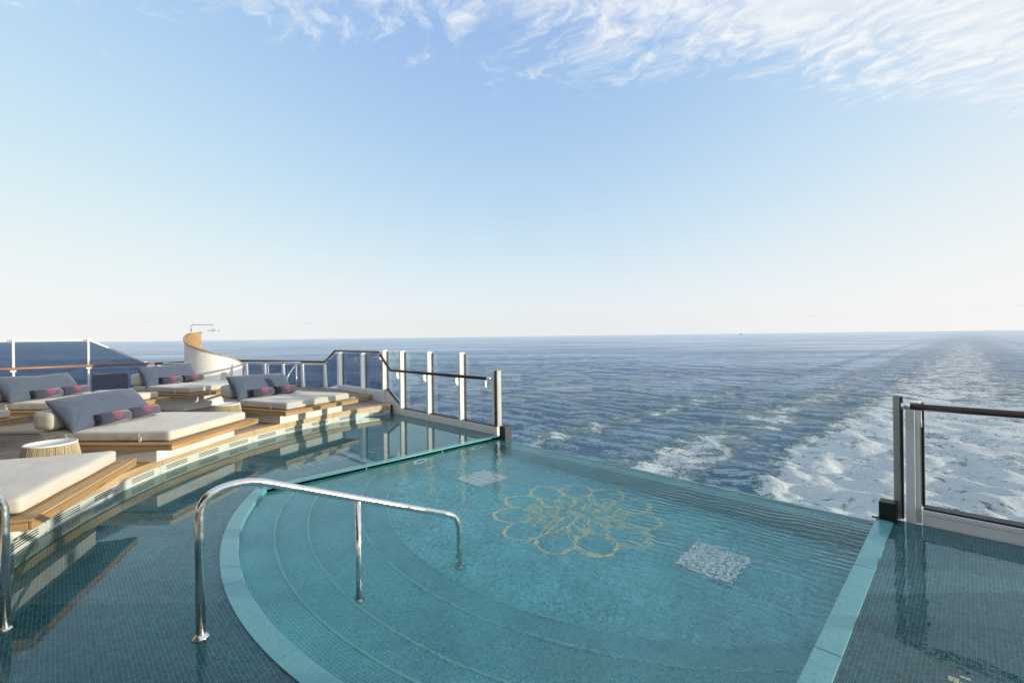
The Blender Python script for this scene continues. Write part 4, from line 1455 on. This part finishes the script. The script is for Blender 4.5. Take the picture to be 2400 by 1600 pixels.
panes = [((6.10, 1.13), (6.91, 1.42), 0.15), ((6.99, 1.42), (7.99, 1.42), 0.15), ((8.07, 1.42), (9.06, 1.42), 0.15)]
for (q0, za), (q1, zb), zl in panes:
    pane(pr, 'glass_pane', [W(5.605, q0, zl), W(5.605, q1, zl), W(5.605, q1, zb), W(5.605, q0, za)], 0.012, M['glass'], W(1, 0, 0))
pane(pr, 'glass_pane', [W(5.605, 9.14, 0.16), W(5.605, 9.84, 0.53), W(5.605, 9.84, 1.42), W(5.605, 9.14, 1.42)], 0.012, M['glass'], W(1, 0, 0))
pane(pr, 'glass_pane', [W(5.605, 9.92, 0.465), W(5.605, 10.93, 0.465), W(5.605, 10.93, 1.36), W(5.605, 9.92, 1.36)], 0.012, M['tint'], W(1, 0, 0))
pane(pr, 'glass_pane', [W(5.605, 11.01, 0.465), W(5.605, 12.25, 0.465), W(5.605, 12.25, 1.36), W(5.605, 11.01, 1.36)], 0.012, M['tint'], W(1, 0, 0))
keep(pr)
tag(pr, 'white post and glass stern railing with dark wooden rail, left of the overflow edge', 'railing')

# --- clear pane over the overflow edge
gp = empty('overflow_glass', W(A_RAIL, 3.2, -0.45))
pane(gp, 'glass_pane', [W(5.60, 0.50, -0.44), W(5.60, 5.95, -0.44), W(5.60, 5.95, 1.135), W(5.60, 0.50, 1.135)], 0.016, M['glass'], W(1, 0, 0))
MB().wbox(5.597, 5.619, 0.50, 5.95, 1.136, 1.142).build('top_edge', M['panel'], gp)
MB().wbox(5.40, 5.56, 5.60, 5.74, -0.04, 0.20).build('corner_block', M['black'], gp, bevel=0.006)
MB().wbox(5.42, 5.555, 0.47, 0.60, -0.04, 0.165).build('corner_block', M['black'], gp, bevel=0.006)
MB().wbox(5.39, 5.41, 0.46, 0.65, 0.012, 0.022).build('cable', M['black'], gp)
keep(gp)
tag(gp, 'long frameless glass pane behind the overflow edge of the pool', 'glass screen')

# --- starboard stern railing
sr = empty('stern_railing', W(A_RAIL, -1.0, 0))
MB().wbox(5.565, 5.645, 0.452, 0.502, -0.01, 1.15).build('channel_post', M['channel'], sr, bevel=0.004)
MB().wbox(5.56, 5.64, 0.432, 0.447, 0.0, 1.14).build('channel_groove', M['black'], sr)
MB().wbox(5.56, 5.68, 0.31, 0.40, -0.01, 1.10).build('post', M['white'], sr, bevel=0.01)
MB().wbox(5.50, 5.545, 0.345, 0.41, -0.01, 1.05).build('post_flange', M['white'], sr, bevel=0.006)
MB().wbox(5.57, 5.66, 0.285, 0.305, 0.15, 1.09).build('gasket', M['black'], sr)
bracket(sr, 0.30, 1.072)
MB().wbox(5.52, 5.66, -6.5, 0.30, -0.3, 0.115).build('kerb', M['white'], sr, bevel=0.006)
MB().wbox(5.515, 5.60, -6.5, 0.30, 0.095, 0.135).build('kerb_cap', M['white'], sr, bevel=0.004)
MB().wbox(5.53, 5.65, -6.5, 0.29, 0.1355, 0.152).build('seal', M['black'], sr)
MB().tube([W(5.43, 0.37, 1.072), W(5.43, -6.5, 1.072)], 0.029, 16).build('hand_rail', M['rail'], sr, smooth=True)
MB().tube([W(5.43, 0.43, 1.072), W(5.43, 0.369, 1.072)], 0.0305, 18).build('rail_end_sleeve', M['chrome'], sr, smooth=True)
for i, q in enumerate((-1.0, -2.3, -3.6, -4.9, -6.3)):
    tall_post(sr, q, 0.0, 1.45)
    bracket(sr, q, 1.072)
    q1 = (0.28 if i == 0 else (-1.0, -2.3, -3.6, -4.9)[i - 1] - 0.05)
    pane(sr, 'glass_pane', [W(5.605, q + 0.05, 0.15), W(5.605, q1, 0.15), W(5.605, q1, 1.40 if i else 1.10), W(5.605, q + 0.05, 1.40)], 0.012, M['glass'], W(1, 0, 0))
keep(sr)
tag(sr, 'stern railing at the right with brown rail, steel sleeve and white curved bracket', 'railing')

# --- port quarter railing, from the raised corner round to the ship's side
qr = empty('quarter_railing', W(4.6, 14.3, DECK))
P0, P1, P2 = (5.55, 12.33), (4.15, 16.05), (3.05, 16.72)
def lerp(a, b, t):
    return (a[0] + (b[0] - a[0]) * t, a[1] + (b[1] - a[1]) * t)
RZ = 1.09
path = fillet([W(5.43, 12.33, 1.41), W(*lerp(P0, P1, 0.14), RZ), W(*P1, RZ), W(*P2, RZ), W(2.0, 16.74, RZ)], 0.08, 4)
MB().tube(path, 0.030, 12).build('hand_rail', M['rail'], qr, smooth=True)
MB().tube([q - Vector((0, 0, 0.055)) for q in path], 0.022, 10).build('under_rail', M['chrome'], qr, smooth=True)
ts = [0.14, 0.36, 0.56, 0.76, 0.97]
for i, t in enumerate(ts):
    a, q = lerp(P0, P1, t)
    d = Vector((P1[0] - P0[0], P1[1] - P0[1])).normalized()
    pts = []
    wtop, wbot = 0.05, 0.085
    base = W(a, q, 0.325)
    e = W(d.x, d.y, 0)
    nrm = Vector((-e.y, e.x, 0))
    MB().plate([base - e * wbot / 2 - nrm * 0.05, base + e * wbot / 2 - nrm * 0.05, base + e * wtop / 2 - nrm * 0.03 + Vector((0, 0, RZ - 0.40)), base - e * wtop / 2 - nrm * 0.03 + Vector((0, 0, RZ - 0.40))],
               nrm, 0.07).build('post', M['white'], qr)
    if i < len(ts) - 1:
        b_ = lerp(P0, P1, ts[i + 1])
        pane(qr, 'glass_pane', [W(a, q, 0.34) + e * 0.05, W(*b_, 0.34) - e * 0.05, W(*b_, RZ - 0.09) - e * 0.05, W(a, q, RZ - 0.09) + e * 0.05], 0.012, M['tint'], nrm)
a, q = lerp(P0, P1, 0.14)
pane(qr, 'glass_pane', [W(5.50, 12.42, 0.46), W(a, q, 0.34), W(a, q, RZ - 0.09), W(5.50, 12.42, 1.33)], 0.012, M['tint'], W(0.9, 0.3, 0))
for (a, q) in (P2, (2.1, 16.74)):
    MB().wbox(a - 0.03, a + 0.03, q - 0.03, q + 0.05, DECK, RZ - 0.06).build('post', M['white'], qr)
keep(qr)
tag(qr, 'tinted glass railing with tapered white posts at the port stern corner', 'railing')

# --- port side windscreen and rail
ws = empty('windscreen', W(0, 16.74, DECK))
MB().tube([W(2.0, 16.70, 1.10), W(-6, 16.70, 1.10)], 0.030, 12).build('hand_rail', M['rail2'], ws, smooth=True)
for a in (0.60, -0.77, -2.15, -3.5):
    MB().wbox(a - 0.022, a + 0.022, 16.76, 16.83, DECK, 1.88).build('post', M['white'], ws, bevel=0.006)
    MB().wbox(a - 0.05, a + 0.05, 16.66, 16.76, 1.02, 1.065).build('rail_bracket', M['white'], ws)
for a0, a1 in ((-0.745, 0.575), (-2.125, -0.795), (-3.48, -2.175)):
    MB().wbox(a0, a1, 16.775, 16.825, 1.765, 1.81).build('top_rail', M['white'], ws, bevel=0.005)
    MB().wbox(a1 - 0.08, a1 - 0.005, 16.772, 16.828, 1.76, 1.815).build('rail_joint', M['channel'], ws)
    pane(ws, 'glass_pane', [W(a0, 16.80, 0.30), W(a1, 16.80, 0.30), W(a1, 16.80, 1.764), W(a0, 16.80, 1.764)], 0.012, M['tint'], W(0, 1, 0))
MB().plate([W(0.625, 16.78, 1.765), W(1.84, 16.78, 1.09), W(1.84, 16.78, 1.135), W(0.625, 16.78, 1.81)], W(0, 1, 0), 0.05).build('sloping_rail', M['white'], ws)
pane(ws, 'glass_pane', [W(0.625, 16.80, 0.30), W(1.84, 16.80, 0.30), W(1.84, 16.80, 1.085), W(0.625, 16.80, 1.76)], 0.012, M['tint'], W(0, 1, 0))
keep(ws)
tag(ws, 'tall tinted windscreen with white posts and sloping end on the port side', 'windscreen')

# --- chrome stair rails behind the daybeds
def stair_rail(px0, px1, d, z, label, tail):
    def cu(px, dd, zz):
        t = (px - 1200) / 1066.7
        return Vector((dd * 0.7071 * (t - 1), dd * 0.7071 * (1 + t), zz))
    a = cu(px0, d, 0); b = cu(px1, d - 0.25, 0)
    root = empty('stair_rail', (a.x, a.y, DECK))
    m = MB()
    up = Vector((0, 0, 1))
    m.tube(fillet([a + up * DECK, a + up * z, b + up * z + (b - a) * 0.03], 0.06, 6), 0.02, 12)
    m.build('rail_tube', M['chrome'], root, smooth=True)
    lg = b - (b - a) * 0.04
    MB().tube([lg + up * DECK, lg + up * z], 0.019, 12).build('leg', M['chrome'], root, smooth=True)
    md = a + (b - a) * 0.46
    MB().tube([md + up * DECK, md + up * z], 0.015, 10).build('leg', M['chrome'], root, smooth=True)
    if tail:
        fw = Vector((-b.x, -b.y, 0)).normalized()
        t1 = lg + up * (z - 0.03)
        t2 = lg - (b - a).normalized() * 0.26 + fw * 0.3 + up * (z - 0.36)
        t3 = t2 - up * 0.45
        MB().tube(fillet([t1, t2, t3], 0.06, 5), 0.02, 12).build('sloping_rail', M['chrome'], root, smooth=True)
    keep(root)
    tag(root, label, 'handrail')
stair_rail(569, 699, 12.3, 1.125, 'polished steel stair rail right of the shower screen', True)
stair_rail(381, 440, 12.0, 1.15, 'short bent steel rail left of the shower screen', False)
